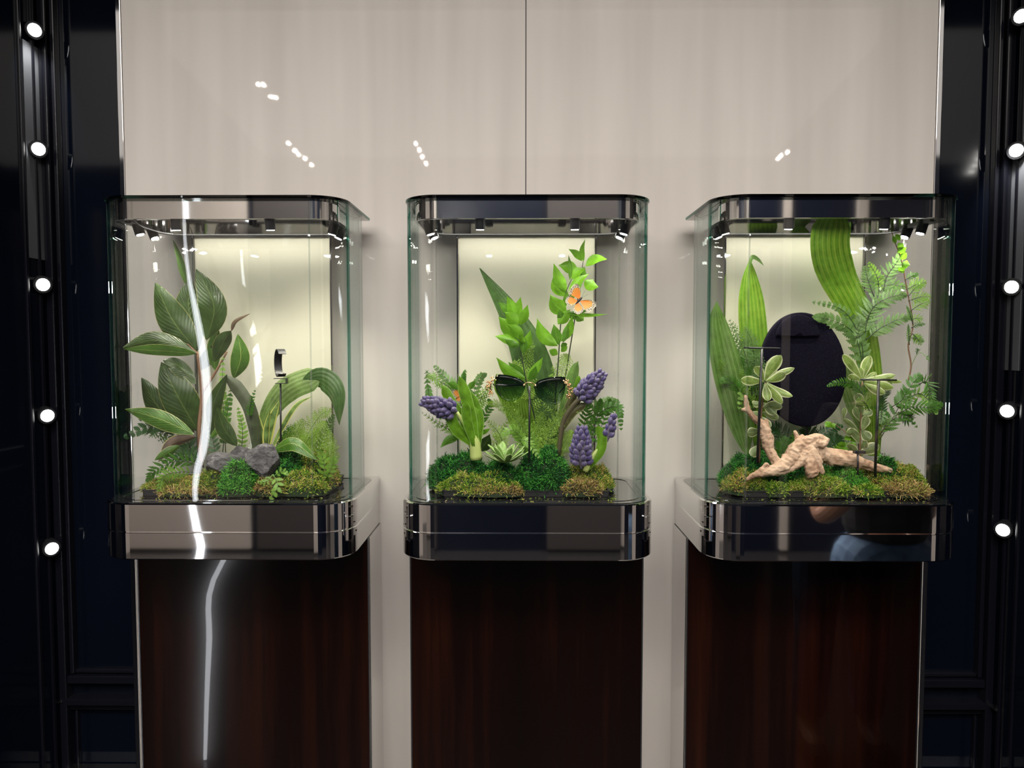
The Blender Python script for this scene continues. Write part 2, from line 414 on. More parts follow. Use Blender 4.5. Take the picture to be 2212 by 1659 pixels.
# rows of round lamps on the side walls, shining towards the cases
def side_lamps(X, s, px, pys, grp, place):
    v = at_Y(px, 900, 1.0); Y0 = abs(X / v.x)
    for i, py in enumerate(pys):
        c = at_Y(px, py, Y0); c.x = X + s * .018
        o = thing('wall_spotlight', 'round white wall spotlight, %s beside the %s' % (('topmost', 'second from top', 'middle one', 'second from bottom', 'lowest')[i], place), 'lamp', grp, (c.x, c.y, c.z))
        d = Vector((s * .75, -.62, -.1)).normalized()
        b = disc_lamp('lamp_body', c, d, .020, .034, M['black'], M['lamp_big'], o)
        tube('bracket', [c - d * .02, Vector((X, c.y + .01, c.z))], .004, M['black'], o, 8)
        sp = spot('wall_spot', c + d * .003, c + d * .4 + Vector((0, .1, -.3)), .35, 110, .6, (1, .98, .95), .012); adopt(sp, o)
side_lamps(XL, 1, 86, (65, 322, 615, 898, 1185), 'wall spotlights beside the case with grey stones', 'case with grey stones')
side_lamps(XR, -1, 2192, (35, 325, 620, 888, 1145), 'wall spotlights beside the driftwood case', 'driftwood case')

# satin plates and spots added to make patches of lamplight on the walls
for X, s_, px, y0, y1 in ((XL, 1, 92, 95, 560), (XR, -1, 2180, 335, 800)):
    v = at_Y(px, 900, 1.0); Y0 = abs(X / v.x); za = at_Y(px, y0, Y0).z; zb_ = at_Y(px, y1, Y0).z
    a, b = (X, X + .003) if s_ > 0 else (X - .003, X)
    o = box('light_patch_plate', (a, Y0 - .03, zb_), (b, Y0 + .036, za), M['satin'], bevel=.0008)
    tag(o, 'added satin plate making a patch of lamplight on the dark wall beside the %s' % ('stone case' if s_ > 0 else 'driftwood case'), 'wall plate')
    spot('added_patch_spot', (X + s_ * .05, Y0 - .03, za + .03), (X, Y0 + .005, za - .12), 2.5, 70, .9, (1, .98, .95), .01)  # added spot, brightens the plate, no lamp there

# small ceiling lamps behind the viewer: sparks in the lacquered surfaces
i = 0
for px, py in ((556, 181), (568, 182), (584, 208), (594, 209), (622, 308), (636, 324), (644, 333), (658, 341), (672, 355), (898, 309), (906, 323), (912, 338), (920, 352), (1688, 335), (1702, 328), (1682, 341)):
    c = behind(px, py, YW, -1.2)
    if c.z > 3.5: continue
    o = tube('ceiling_lamp', [c, c + Vector((0, -.02, 0))], .012, M['spark'], None, 10, smooth=False)
    tag(o, 'tiny round ceiling lamp mirrored as a spark above the cases', 'lamp', 'ceiling lamps mirrored in the pale wall')

# ---------------- plant materials ----------------
def leaf_mat(name, base, rib=None, edge=None, stripes=0, stripe_col=None, rough=.35, trans=.3, tip=None, mottle=.25, edge_w=.06, rib_w=.035, side=0):
    m = bpy.data.materials.new(name); m.use_nodes = True; t = NT(m)
    uv = t.add('ShaderNodeTexCoord').outputs['UV']; sp = t.add('ShaderNodeSeparateXYZ'); t.link(uv, sp.inputs[0]); u, v = sp.outputs[0], sp.outputs[1]
    ob = t.add('ShaderNodeNewGeometry').outputs['Position']
    nz = t.noise(ob, 55, 3, .6)
    dark = tuple(c * .55 for c in base); light = tuple(min(1, c * 1.35 + .01) for c in base)
    col = t.ramp(nz, [(.5 - mottle, dark), (.5, base), (.5 + mottle, light)])
    au = t.math('ABSOLUTE', t.math('SUBTRACT', u, .5))
    if tip:
        col = t.mix(t.math('POWER', v, 2.0), col, tip)
    if stripes:
        s1 = t.math('SINE', t.math('MULTIPLY', u, stripes * 6.283)); s2 = t.math('SINE', t.math('MULTIPLY', u, stripes * 14.9))
        f = t.math('MULTIPLY_ADD', t.math('ADD', s1, t.math('MULTIPLY', s2, .6)), .24, .32); f.node.use_clamp = True
        f = t.math('MULTIPLY', f, t.ramp(t.noise(ob, 12, 2), [(.3, (.25,) * 3), (.62, (1,) * 3)]))
        col = t.mix(f, col, stripe_col or light)
    h = None
    if side:
        d = t.math('SUBTRACT', t.math('MULTIPLY', v, side), t.math('MULTIPLY', au, side * .6))
        s1 = t.math('SINE', t.math('MULTIPLY', d, 6.283)); f = t.math('POWER', t.math('MAXIMUM', s1, 0), 8)
        col = t.mix(t.math('MULTIPLY', f, .22), col, light); h = s1
    if rib:
        f = t.math('LESS_THAN', au, rib_w * .5); col = t.mix(t.math('MULTIPLY', f, .75), col, rib)
    if edge:
        f = t.math('GREATER_THAN', au, .5 - edge_w); col = t.mix(f, col, edge)
    t.link(col, t.b.inputs['Base Color']); t.b.inputs['Roughness'].default_value = rough
    t.b.inputs['Specular IOR Level'].default_value = .5
    if h is None and stripes: h = s1
    if h is not None: t.bump(h, .25, .0006)
    if trans:
        tb = t.add('ShaderNodeBsdfTranslucent'); t.link(col, tb.inputs[0]); mx = t.add('ShaderNodeMixShader'); mx.inputs[0].default_value = trans
        out = t.n['Material Output']; t.link(t.b.outputs[0], mx.inputs[1]); t.link(tb.outputs[0], mx.inputs[2]); t.link(mx.outputs[0], out.inputs[0])
    M[name] = m; return m
leaf_mat('magnolia', (.024, .055, .008), rib=(.10, .14, .035), edge=(.2, .2, .06), side=13, rough=.28, trans=.2, edge_w=.018)
leaf_mat('magnolia_bright', (.06, .15, .016), rib=(.35, .42, .12), edge=(.5, .5, .2), side=12, rough=.28, trans=.3, edge_w=.025)
leaf_mat('magnolia_under', (.075, .045, .028), rib=(.2, .15, .07), edge=(.36, .34, .10), rough=.6, trans=.15, edge_w=.035)
leaf_mat('aspidistra_bright', (.075, .19, .008), stripes=7, stripe_col=(.27, .38, .05), rough=.36, trans=.38)
leaf_mat('aspidistra_mid', (.09, .19, .03), stripes=6, stripe_col=(.24, .38, .12), rough=.36, trans=.35)
leaf_mat('aspidistra_dark', (.05, .11, .025), stripes=6, stripe_col=(.10, .18, .05), rough=.38, trans=.28)
leaf_mat('aspidistra_pale', (.13, .23, .05), stripes=6, stripe_col=(.38, .48, .2), rough=.4, trans=.4)
leaf_mat('snake', (.16, .26, .07), edge=(.62, .62, .16), rough=.4, trans=.25, edge_w=.14, mottle=.12)
leaf_mat('strap', (.045, .06, .025), rough=.4, trans=.1)
leaf_mat('ruscus', (.14, .33, .018), rib=(.2, .42, .06), side=0, rough=.33, trans=.42, mottle=.35)
leaf_mat('ruscus_dark', (.085, .21, .018), rib=(.2, .4, .08), rough=.33, trans=.4, mottle=.3)
leaf_mat('variegated', (.22, .32, .07), rib=(.40, .48, .18), edge=(.62, .66, .38), rough=.4, trans=.3, edge_w=.13, mottle=.2)
leaf_mat('variegated_dull', (.16, .22, .08), rib=(.3, .35, .15), edge=(.5, .52, .3), rough=.45, trans=.25, edge_w=.12)
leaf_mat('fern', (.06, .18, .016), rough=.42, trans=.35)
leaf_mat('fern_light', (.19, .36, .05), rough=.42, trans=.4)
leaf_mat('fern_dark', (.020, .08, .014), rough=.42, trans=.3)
leaf_mat('fern_grey', (.13, .24, .07), rough=.4, trans=.35)
leaf_mat('plume', (.27, .44, .06), rough=.5, trans=.4)
leaf_mat('hyacinth_leaf', (.13, .29, .014), rough=.33, trans=.4, edge=(.3, .5, .12), edge_w=.05)
leaf_mat('hyacinth_brown', (.09, .085, .03), rough=.4, trans=.2, edge=(.2, .25, .08), edge_w=.08)
leaf_mat('succulent', (.26, .43, .11), rough=.4, trans=.12, edge=(.55, .68, .33), edge_w=.08, mottle=.2)
M['stem_green'] = mat('stem_green', (.10, .20, .04), .45); M['stem_dark'] = mat('stem_dark', (.02, .035, .014), .45)
M['stem_brown'] = mat('stem_brown', (.16, .085, .045), .6); M['stem_pale'] = mat('stem_pale', (.42, .50, .16), .4)

# ---------------- leaf, frond, moss builders ----------------
PROF = {
    'ell': lambda t: math.sin(PI * t ** .88) ** .85,
    'point': lambda t: 1.06 * math.sin(PI * t ** .82) ** 1.15,
    'lance': lambda t: max(0, math.sin(PI * t ** .8)) ** .9,
    'round': lambda t: math.sin(PI * t) ** .6,
    'obov': lambda t: (.12 + .88 * math.sin(PI * min(1, t ** 1.5)) ** .7) if t < .999 else .1,
    'strap': lambda t: min(1, .55 + t * 1.2) * min(1, (1 - t) * 5) ** .6 if t < 1 else 0,
    'taper': lambda t: (1 - t) ** .55 * min(1, .5 + 3 * t),
    'wide': lambda t: min(1, .3 + 1.1 * t) * min(1, (1 - t) * 9) ** .5,
    'even': lambda t: 1,
}
def leaf(parent, pts, w, m, prof='ell', twist=0, fold=.25, wave=0, n=14, M_=6, name='leaf', tilt=0, label=None, back=0):
    """pts: (px,py,d) base first; w: width in photo pixels; the blade faces the viewer, turned by twist about its own line"""
    c = catmull([P(*p) for p in pts], n); k = M_
    wm = w * S * (1600 + sum(p[2] for p in pts) / len(pts)) / 1600
    f = PROF[prof]; V = []; F = []; UV = []
    tw = twist if isinstance(twist, (list, tuple)) else (twist, twist)
    prevside = None; sd = rng.random() * 50
    for i, p in enumerate(c):
        t = i / (n - 1); T = (c[min(i + 1, n - 1)] - c[max(i - 1, 0)]).normalized()
        view = (Vector((0, 0, 1.5)) - p).normalized()
        side = T.cross(view)
        if side.length < .15 and prevside: side = prevside
        side.normalize()
        if prevside and side.dot(prevside) < 0: side = -side
        prevside = side
        nor = side.cross(T).normalized()
        a = math.radians(float(np.interp(t, np.linspace(0, 1, len(tw)), tw)))
        s2 = side * math.cos(a) + nor * math.sin(a); n2 = nor * math.cos(a) - side * math.sin(a)
        hw = wm * .5 * max(.02, f(t))
        for j in range(k + 1):
            s = -1 + 2 * j / k
            h = -fold * hw * abs(s) ** 1.3 + (wave * wm * math.sin(t * 11 + s * 2 + sd) * abs(s) if wave else 0)
            V.append(p + s2 * hw * s + n2 * h); UV.append((j / k, t))
    for i in range(n - 1):
        for j in range(k):
            a = i * (k + 1) + j; F.append((a, a + 1, a + k + 2, a + k + 1))
    o = raw(name, V, F, m, None, True, UV)
    if parent: adopt(o, parent)
    if label: o['label'] = label
    return o
def blade(V, F, UV, p, T, side, nor, L, W, lobes=4, depth=.45):       # a toothed leaflet joined at p
    b0 = len(V); K = lobes * 2
    for i in range(K + 1):
        t = i / K; hw = W * .5 * math.sin(PI * (.12 + .86 * t) ** .8) * (1 if i % 2 else 1 - depth)
        if i == K: hw = .0001
        q = p + T * (L * t) - nor * (L * .10 * t * t)
        V += [q - side * hw + T * hw * .3, q, q + side * hw + T * hw * .3]; UV += [(.1, t), (.5, t), (.9, t)]
    for i in range(K):
        a = b0 + 3 * i; F += [(a, a + 1, a + 4, a + 3), (a + 1, a + 2, a + 5, a + 4)]
def frond(parent, pts, w, m, n=11, style='tooth', name='frond', twist=0, stemcol='stem_dark', prof='frond', lw=.34, start=.12, droop=0):
    """a fern frond: pts (px,py,d) base to tip, w = full width in photo pixels"""
    n = int(n * (1.35 if style in ('tooth', 'simple') else 1.25))
    N = 24; c = catmull([P(*p) for p in pts], N); wm = w * S * (1600 + pts[0][2]) / 1600
    r0 = .0011
    V, F = tube_data(c, [r0 * (1 - .8 * i / (N - 1)) for i in range(N)], 4); UV = [(.5, 0)] * len(V); ntube = len(F)
    tw = math.radians(twist)
    Ltot = sum((c[i + 1] - c[i]).length for i in range(N - 1))
    for i in range(n):
        t = start + (1 - start) * (i + .5) / n; x = t * (N - 1); k = min(int(x), N - 2); p = c[k].lerp(c[k + 1], x - k)
        T = (c[k + 1] - c[k]).normalized(); view = (Vector((0, 0, 1.5)) - p).normalized(); side = T.cross(view).normalized(); nor = side.cross(T)
        side, nor = side * math.cos(tw) + nor * math.sin(tw), nor * math.cos(tw) - side * math.sin(tw)
        u = (t - start) / (1 - start)
        prof_w = (min(1, .55 + 1.6 * u) * (1 - u) ** .72 + .06)
        for sg in (-1, 1):
            L = wm * .5 * prof_w * rng.uniform(.85, 1.1); ang = math.radians(rng.uniform(48, 62) - 12 * u)
            D = (T * math.cos(ang) + side * sg * math.sin(ang) - nor * (droop + rng.uniform(-.15, .2))).normalized()
            s2 = nor.cross(D).normalized(); gap = Ltot * (1 - start) / n
            if style == 'tooth': blade(V, F, UV, p, D, s2, nor, L * 1.1, max(gap * .92, L * lw * .85), 6, .5)
            elif style == 'simple': blade(V, F, UV, p, D, s2, nor, L * 1.12, gap * .72, 5, .28)
            elif style == 'double':                     # leaflets made of leaflets
                blade(V, F, UV, p, D, s2, nor, L, L * .12, 2, .1)
                kk = max(3, int(L / (wm * .5) * 6))
                for q in range(kk):
                    tt = (q + .6) / kk; pp = p + D * L * tt - nor * (L * .1 * tt * tt); l2 = L * .42 * (1 - tt * .75)
                    for s3 in (-1, 1):
                        D2 = (D * .55 + s2 * s3 * .83 + nor * rng.uniform(-.2, .2)).normalized()
                        blade(V, F, UV, pp, D2, nor.cross(D2).normalized(), nor, l2, l2 * .62, 2, .2)
            else:                                       # 'plume': fine needles
                kk = max(4, int(L / (wm * .5) * 9))
                blade(V, F, UV, p, D, s2, nor, L, .0007, 1, .1)
                for q in range(kk):
                    tt = (q + .5) / kk; pp = p + D * L * tt; l2 = L * .34 * (1 - tt * .7) * rng.uniform(.7, 1.2)
                    for s3 in (-1, 1):
                        D2 = (D * .6 + s2 * s3 * .8 + nor * rng.uniform(-.5, .5)).normalized()
                        blade(V, F, UV, pp, D2, nor.cross(D2).normalized(), nor, l2, .0018, 1, .1)
    fm = [1] * ntube + [0] * (len(F) - ntube)
    o = raw(name, V, F, None, None, True, UV, mats=[M[m] if isinstance(m, str) else m, M[stemcol]], fmat=fm)
    if parent: adopt(o, parent)
    return o

def moss_mat(name, stops, scale=24):
    m = bpy.data.materials.new(name); m.use_nodes = True; t = NT(m)
    g = t.add('ShaderNodeNewGeometry'); nz = t.noise(g.outputs['Position'], scale, 3, .6)
    f = t.math('MULTIPLY_ADD', t.math('SUBTRACT', g.outputs['Random Per Island'], .5), .62, nz)
    t.link(t.ramp(f, stops), t.b.inputs['Base Color']); t.b.inputs['Roughness'].default_value = .75; t.b.inputs['Specular IOR Level'].default_value = .2
    M[name] = m
M['moss_under'] = mat('moss_base', (.010, .022, .006), .9)
G1, G2, G3 = (.006, .045, .010), (.018, .13, .022), (.06, .26, .03)
moss_mat('moss_green', [(.3, G1), (.48, G2), (.7, G3)])
moss_mat('moss_bright', [(.3, (.015, .10, .012)), (.5, (.045, .25, .025)), (.72, (.14, .40, .05))])
moss_mat('moss_olive', [(.28, (.05, .12, .01)), (.45, (.15, .26, .02)), (.6, (.33, .36, .05)), (.75, (.42, .26, .10))])
moss_mat('moss_lime', [(.3, (.06, .16, .01)), (.5, (.22, .36, .03)), (.66, (.42, .44, .08)), (.8, (.5, .36, .16))])
moss_mat('moss_brown', [(.3, (.12, .08, .03)), (.45, (.34, .24, .08)), (.6, (.48, .32, .15)), (.78, (.26, .34, .05))])
z_floor = z_top + .0015; z_tray = z_top + .011

def strands(base, normal, length, width, curl, m, name):
    n = len(base); K = 4
    d = normal + rng.normal(0, .75, (n, 3)); d /= np.linalg.norm(d, axis=1, keepdims=True) + 1e-9
    ax = rng.normal(0, 1, (n, 3)); ax /= np.linalg.norm(ax, axis=1, keepdims=True) + 1e-9
    L = length * rng.uniform(.5, 1.4, (n, 1)) / K; pts = [base]; p = base.copy()
    for k in range(K):
        p = p + d * L; pts.append(p.copy())
        a = curl * rng.uniform(-1, 1.0, (n, 1)); d = d * np.cos(a) + np.cross(ax, d) * np.sin(a); d += rng.normal(0, .28, (n, 3)); d /= np.linalg.norm(d, axis=1, keepdims=True) + 1e-9
    sd = np.cross(d, rng.normal(0, 1, (n, 3))); sd /= np.linalg.norm(sd, axis=1, keepdims=True) + 1e-9
    V = np.empty((n, K + 1, 2, 3))
    for k in range(K + 1):
        ww = width * (1 - .55 * k / K) * .5; V[:, k, 0] = pts[k] - sd * ww; V[:, k, 1] = pts[k] + sd * ww
    V = V.reshape(-1, 3); b = (np.arange(n) * (K + 1) * 2)[:, None, None]
    q = np.array([[2 * k, 2 * k + 1, 2 * k + 3, 2 * k + 2] for k in range(K)])[None]
    return V, (b + q).reshape(-1, 4)
def np_mesh(name, V, Q, m, extraV=None, extraF=None):
    if extraV is not None:
        Q = np.vstack([Q, extraF + len(V)]); V = np.vstack([V, extraV])
    me = bpy.data.meshes.new(name); me.vertices.add(len(V)); me.vertices.foreach_set('co', V.ravel().astype(np.float32))
    me.loops.add(Q.size); me.loops.foreach_set('vertex_index', Q.ravel().astype(np.int32))
    me.polygons.add(len(Q)); me.polygons.foreach_set('loop_start', np.arange(0, Q.size, 4, dtype=np.int32))
    me.polygons.foreach_set('loop_total', np.full(len(Q), 4, np.int32)); me.materials.append(m)
    if extraV is not None:
        me.materials.append(M['moss_under']); fi = np.zeros(len(Q), np.int32); fi[-len(extraF):] = 1; me.polygons.foreach_set('material_index', fi)
    me.update(calc_edges=True)
    o = bpy.data.objects.new(name, me); C.objects.link(o); return o
def moss(x0, x1, ytop, d0, d1, m, label, dens=1.0, length=.010, width=.0011, zb=None, curl=.9, hmin=.008):
    """a mound between picture columns x0..x1 and depths d0..d1 whose crest shows at row ytop"""
    zb = zb if zb is not None else z_tray - .002
    dm = (d0 + d1) / 2; c = P((x0 + x1) / 2, ytop, dm); a = abs(P(x1, ytop, dm).x - P(x0, ytop, dm).x) / 2; b = (d1 - d0) * S / 2
    h = max(hmin, c.z - zb - length * .35)
    R, A = 14, 30; ex = []; sx = rng.random() * 30
    def surf(r, th):
        lump = 1 + .42 * noise.noise(Vector((math.cos(th) * r * 2.4 + sx, math.sin(th) * r * 2.4, sx))) + .22 * noise.noise(Vector((math.cos(th) * r * 7 + sx, math.sin(th) * r * 7, sx)))
        rr = r * (1 + .22 * noise.noise(Vector((math.cos(th) * 2, math.sin(th) * 2, sx + 9))))
        return (c.x + a * rr * math.cos(th), c.y + b * rr * math.sin(th), zb + h * max(0, 1 - r ** 2.6) ** .55 * lump)
    EV = np.array([surf(i / R, 2 * PI * j / A) for i in range(R + 1) for j in range(A)])
    EV = EV - np.array([0, 0, .0035])
    EF = np.array([[i * A + j, i * A + (j + 1) % A, (i + 1) * A + (j + 1) % A, (i + 1) * A + j] for i in range(R) for j in range(A)])
    areaq = PI * a * b + 2.2 * (a + b) * h
    n = int(areaq * .36e6 * dens); width *= 1.55
    r = np.sqrt(rng.random(n)) * 1.0; th = rng.random(n) * 2 * PI; r = np.where(rng.random(n) < .35, 1 - rng.random(n) * .14, r)
    B = np.array([surf(float(x), float(y)) for x, y in zip(r, th)])
    # outward normal of an ellipsoid
    N = np.stack([(B[:, 0] - c.x) / a ** 2, (B[:, 1] - c.y) / b ** 2, (B[:, 2] - zb + .004) / h ** 2], 1); N /= np.linalg.norm(N, axis=1, keepdims=True) + 1e-9
    V, Q = strands(B - N * .003, N, length, width, curl, m, label)
    o = np_mesh('moss', V, Q, M[m], EV, EF)
    # move origin to the mound's base
    o.location = (c.x, c.y, zb); me = o.data; co = np.empty(len(me.vertices) * 3, np.float32); me.vertices.foreach_get('co', co)
    co = co.reshape(-1, 3) - np.array([c.x, c.y, zb], np.float32); me.vertices.foreach_set('co', co.ravel()); me.update()
    tag(o, label, 'moss', None, 'stuff'); return o
def tray(key, x0, x1, label):
    a = P(x0, 1062, 62).x; b = P(x1, 1062, 62).x; y0, y1 = YF + 58 * S, YF + 262 * S
    t = thing('planting_tray', label, 'tray', None, ((a + b) / 2, (y0 + y1) / 2, z_floor))
    o = outline(a, b, y0, y1, .006, .006, 4)
    slab('tray_base', inset(o, .004), z_floor, z_floor + .004, M['black_plastic'], t)
    ring('tray_wall', inset(o, .0015), inset(o, .0035), z_floor + .003, z_floor + .013, M['black_plastic'], t)
    ring('tray_rim', o, inset(o, .0036), z_floor + .0128, z_floor + .0148, M['black_plastic'], t); return t
tray('a', 306, 700, 'shallow black tray under the grey stones and moss')
tray('b', 955, 1318, 'shallow black tray under the hyacinths and succulent')
tray('c', 1606, 1990, 'shallow black tray under the driftwood and moss')

# ================= moss =================
W_ = 'moss'
moss(306, 470, 1030, 66, 150, 'moss_olive', 'golden olive moss tuft at the tray corner below the fern fronds', length=.009)
moss(425, 505, 1012, 58, 160, 'moss_olive', 'olive moss clump in front of the longest grey stone')
moss(340, 470, 1052, 46, 78, 'moss_brown', 'rusty brown moss fringe over the tray edge below fern', .9, .012)
moss(640, 728, 985, 90, 230, 'moss_olive', 'olive moss behind the celery-like sprig in the stone case', .8)
moss(480, 556, 1003, 42, 120, 'moss_bright', 'bright green curly moss spilling over the tray below the rounded grey stone', 1.1, .013, .0014, curl=1.2)
moss(555, 686, 978, 80, 220, 'moss_green', 'deep green moss mound beside the rounded grey stone', 1.0, .012, .0014, curl=1.2)
moss(600, 706, 1020, 46, 120, 'moss_lime', 'lime and brown moss at the tray corner beside the pale sprig', 1.1, .008)
moss(548, 625, 1033, 44, 90, 'moss_brown', 'brown-green moss under the pale sprig in the stone case', .9)
moss(320, 700, 1030, 140, 255, 'moss_green', 'dark moss carpet at the back of the stone case', .5)

moss(932, 1062, 978, 90, 235, 'moss_green', 'dark green moss mound at the foot of the leaning hyacinth', 1.0, .011, .0012, curl=1.1)
moss(950, 1128, 1024, 50, 130, 'moss_lime', 'yellow-green moss sheet with brown fringe below the dark mound', 1.15, .008)
moss(1010, 1130, 1046, 44, 76, 'moss_brown', 'golden brown moss fringe hanging over the middle tray edge', .8, .009)
moss(1045, 1120, 1000, 80, 160, 'moss_green', 'dark moss patch under the pale succulent', 1.0)
moss(1118, 1235, 982, 56, 220, 'moss_green', 'blue-green curly moss mound behind the sunglasses stand', 1.1, .012, .0013, curl=1.2)
moss(1198, 1326, 1008, 70, 210, 'moss_olive', 'olive moss mound below the upright hyacinth', 1.1, .008)
moss(1215, 1300, 1036, 48, 90, 'moss_brown', 'reddish brown moss tuft at the tray edge below the upright hyacinth', 1.0, .011)
moss(950, 1320, 1012, 140, 262, 'moss_green', 'dark moss carpet at the back of the hyacinth case', .5)

moss(1560, 1690, 985, 90, 240, 'moss_green', 'green moss mound behind the lower tip of the driftwood', 1.0, .010)
moss(1562, 1660, 1018, 64, 150, 'moss_olive', 'olive moss at the tray corner under the driftwood tip', 1.0, .009)
moss(1650, 1705, 1042, 50, 90, 'moss_lime', 'small lime moss tuft on the tray rim', 1.1, .008)
moss(1640, 1790, 1015, 110, 230, 'moss_green', 'shaded dark moss beneath the driftwood arch', .9)
moss(1702, 1835, 1030, 48, 120, 'moss_lime', 'pale gold and green moss cushion in front of the driftwood foot', 1.1, .009)
moss(1765, 1870, 1013, 70, 170, 'moss_bright', 'fresh green moss mound before the short black stub', 1.1, .009)
moss(1850, 1995, 1000, 80, 220, 'moss_olive', 'olive moss mound around the short tee stand', 1.1, .009)
moss(1885, 1940, 992, 100, 170, 'moss_green', 'small dark green moss knob behind the short tee stand', 1.0)
moss(1905, 2004, 1040, 46, 110, 'moss_brown', 'brown wiry moss fringe at the tray corner', 1.0, .012)
moss(1845, 1905, 1046, 44, 80, 'moss_lime', 'lime moss tuft hanging over the tray between two brown fringes', 1.0, .009)
moss(1600, 1980, 1005, 150, 262, 'moss_green', 'dark moss carpet at the back of the driftwood case', .5)

# ================= case with the grey stones =================
zt = z_tray + .01
m1, m2, mu = M['magnolia'], M['magnolia_bright'], M['magnolia_under']
mg = thing('magnolia_branch', 'branch of broad dark glossy leaves behind the grey stones', 'plant', None, tuple(P(436, 1000, 150)))
for a in (
    ([(402, 616, 190), (390, 570, 190), (374, 518, 185)], 20, m1, 'lance', 40, .2),
    ([(424, 757, 175), (372, 690, 165), (336, 611, 160)], 66, m1, 'ell', 12, .25),
    ([(428, 757, 185), (408, 670, 185), (410, 600, 195)], 56, m1, 'ell', -10, .2),
    ([(446, 735, 170), (462, 660, 165), (424, 581, 160)], 64, m1, 'ell', -18, .3),
    ([(424, 762, 170), (340, 735, 145), (266, 751, 100)], 40, m1, 'ell', [-25, 20], .3),
    ([(424, 764, 165), (350, 758, 140), (266, 754, 98)], 30, m2, 'ell', [40, 25], .2),
    ([(424, 830, 190), (385, 790, 180), (352, 778, 170)], 40, m1, 'ell', -30, .2),
    ([(428, 932, 180), (385, 858, 165), (348, 782, 165)], 76, m1, 'ell', 10, .18),
    ([(420, 934, 200), (345, 882, 190), (306, 816, 190)], 58, m1, 'ell', 25, .2),
    ([(420, 938, 150), (345, 905, 120), (270, 884, 90)], 40, m2, 'ell', [-20, 15], .3),
    ([(424, 944, 150), (372, 958, 130), (342, 998, 110)], 26, mu, 'ell', [40, -30], .4),
    ([(388, 962, 128), (360, 980, 115), (334, 994, 108)], 22, m2, 'ell', 20, .4),
    ([(455, 938, 140), (462, 870, 130), (490, 809, 120)], 34, m1, 'ell', 20, .35),
    ([(454, 945, 130), (470, 928, 125), (486, 912, 120)], 16, m2, 'ell', 35, .3),
    ([(463, 782, 190), (482, 740, 180), (499, 714, 175)], 34, m1, 'ell', -12, .45),
    ([(499, 716, 175), (508, 694, 165), (541, 677, 150)], 10, mu, 'lance', 30, .3),
    ([(505, 818, 185), (520, 772, 175), (514, 722, 175)], 40, m2, 'ell', -8, .3),
    ([(464, 800, 215), (462, 750, 210), (472, 710, 205)], 30, m2, 'ell', 10, .2),
    ([(430, 800, 215), (450, 770, 215), (470, 742, 205)], 30, m1, 'ell', 10, .2),
    ([(512, 964, 110), (484, 925, 100), (469, 880, 95)], 34, m1, 'ell', [10, -30], .25),
    ([(430, 880, 215), (390, 868, 215), (355, 862, 210)], 60, m1, 'ell', 0, .2),
):
    leaf(mg, a[0], a[1], a[2], a[3], a[4], a[5], wave=.03)
tube('stem', [P(436, 1010, 170), P(430, 930, 175), P(436, 850, 185), P(426, 760, 175)], [.0045, .004, .003], M['stem_brown'], mg)
tube('stem', [P(426, 765, 175), P(414, 752, 172), P(404, 742, 168)], [.003, .001], M['stem_brown'], mg)
tube('stem', [P(436, 850, 185), P(468, 800, 190), P(490, 760, 185)], [.003, .002], M['stem_brown'], mg)
leaf(None, [(590, 972, 105), (634, 958, 80), (686, 994, 70)], 34, m2, 'ell', 30, .25, n=16)
tag(bpy.context.scene.collection.objects[-1], 'oval glossy green leaf resting on moss beside the rounded stone', 'leaf')

as_ = thing('arching_leaf_plant', 'broad ribbed leaf arching over and down beside the black cuff holder', 'plant', None, tuple(P(560, 985, 160)))
leaf(as_, [(562, 965, 165), (580, 895, 165), (622, 840, 165), (694, 810, 165)], 56, M['aspidistra_pale'], 'wide', [0, 20], .15, n=20)
leaf(as_, [(650, 828, 168), (694, 818, 160), (726, 850, 150), (733, 918, 150)], 50, M['aspidistra_dark'], 'lance', [-10, -20], .2, n=20)
st_ = thing('strap_leaf', 'dark brown-green strap leaf bending over the smallest grey stone', 'leaf', None, tuple(P(553, 990, 130)))
leaf(st_, [(556, 990, 130), (550, 930, 130), (538, 880, 130), (512, 838, 128), (486, 812, 125)], 28, M['strap'], 'strap', [0, 10], .3, n=20)
sn = thing('striped_leaf_plant', 'clump of upright green leaves with yellow edges behind the rounded stone', 'plant', None, tuple(P(572, 985, 150)))
for pts, w_, tw in (([(570, 985, 150), (562, 930, 150), (546, 866, 150)], 16, 10), ([(572, 985, 145), (582, 920, 140), (604, 864, 135)], 24, 10),
                    ([(576, 980, 140), (576, 930, 135), (584, 884, 130)], 15, -20), ([(582, 980, 150), (608, 925, 140), (640, 875, 130), (675, 856, 120)], 13, 30), ([(566, 985, 170), (574, 930, 170), (592, 880, 170)], 20, 0)):
    leaf(sn, pts, w_, M['snake'], 'lance', tw, .3)
def fern(label, loc, fr, kind='fern'):
    t = thing('fern', label, 'fern', None, tuple(P(*loc)))
    for f in fr:
        pts, w_, m_, n_, stl = f[:5]
        frond(t, pts, w_, m_, n_, stl, twist=f[5] if len(f) > 5 else 0, stemcol=f[6] if len(f) > 6 else 'stem_dark')
    return t
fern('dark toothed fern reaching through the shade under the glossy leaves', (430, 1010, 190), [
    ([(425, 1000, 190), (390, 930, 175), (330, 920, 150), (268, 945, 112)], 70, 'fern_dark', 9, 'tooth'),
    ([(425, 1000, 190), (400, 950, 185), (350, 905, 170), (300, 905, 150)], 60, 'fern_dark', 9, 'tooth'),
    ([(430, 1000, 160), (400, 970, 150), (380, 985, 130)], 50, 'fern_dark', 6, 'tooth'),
    ([(420, 990, 190), (360, 940, 190), (290, 935, 190)], 60, 'fern', 9, 'double')])
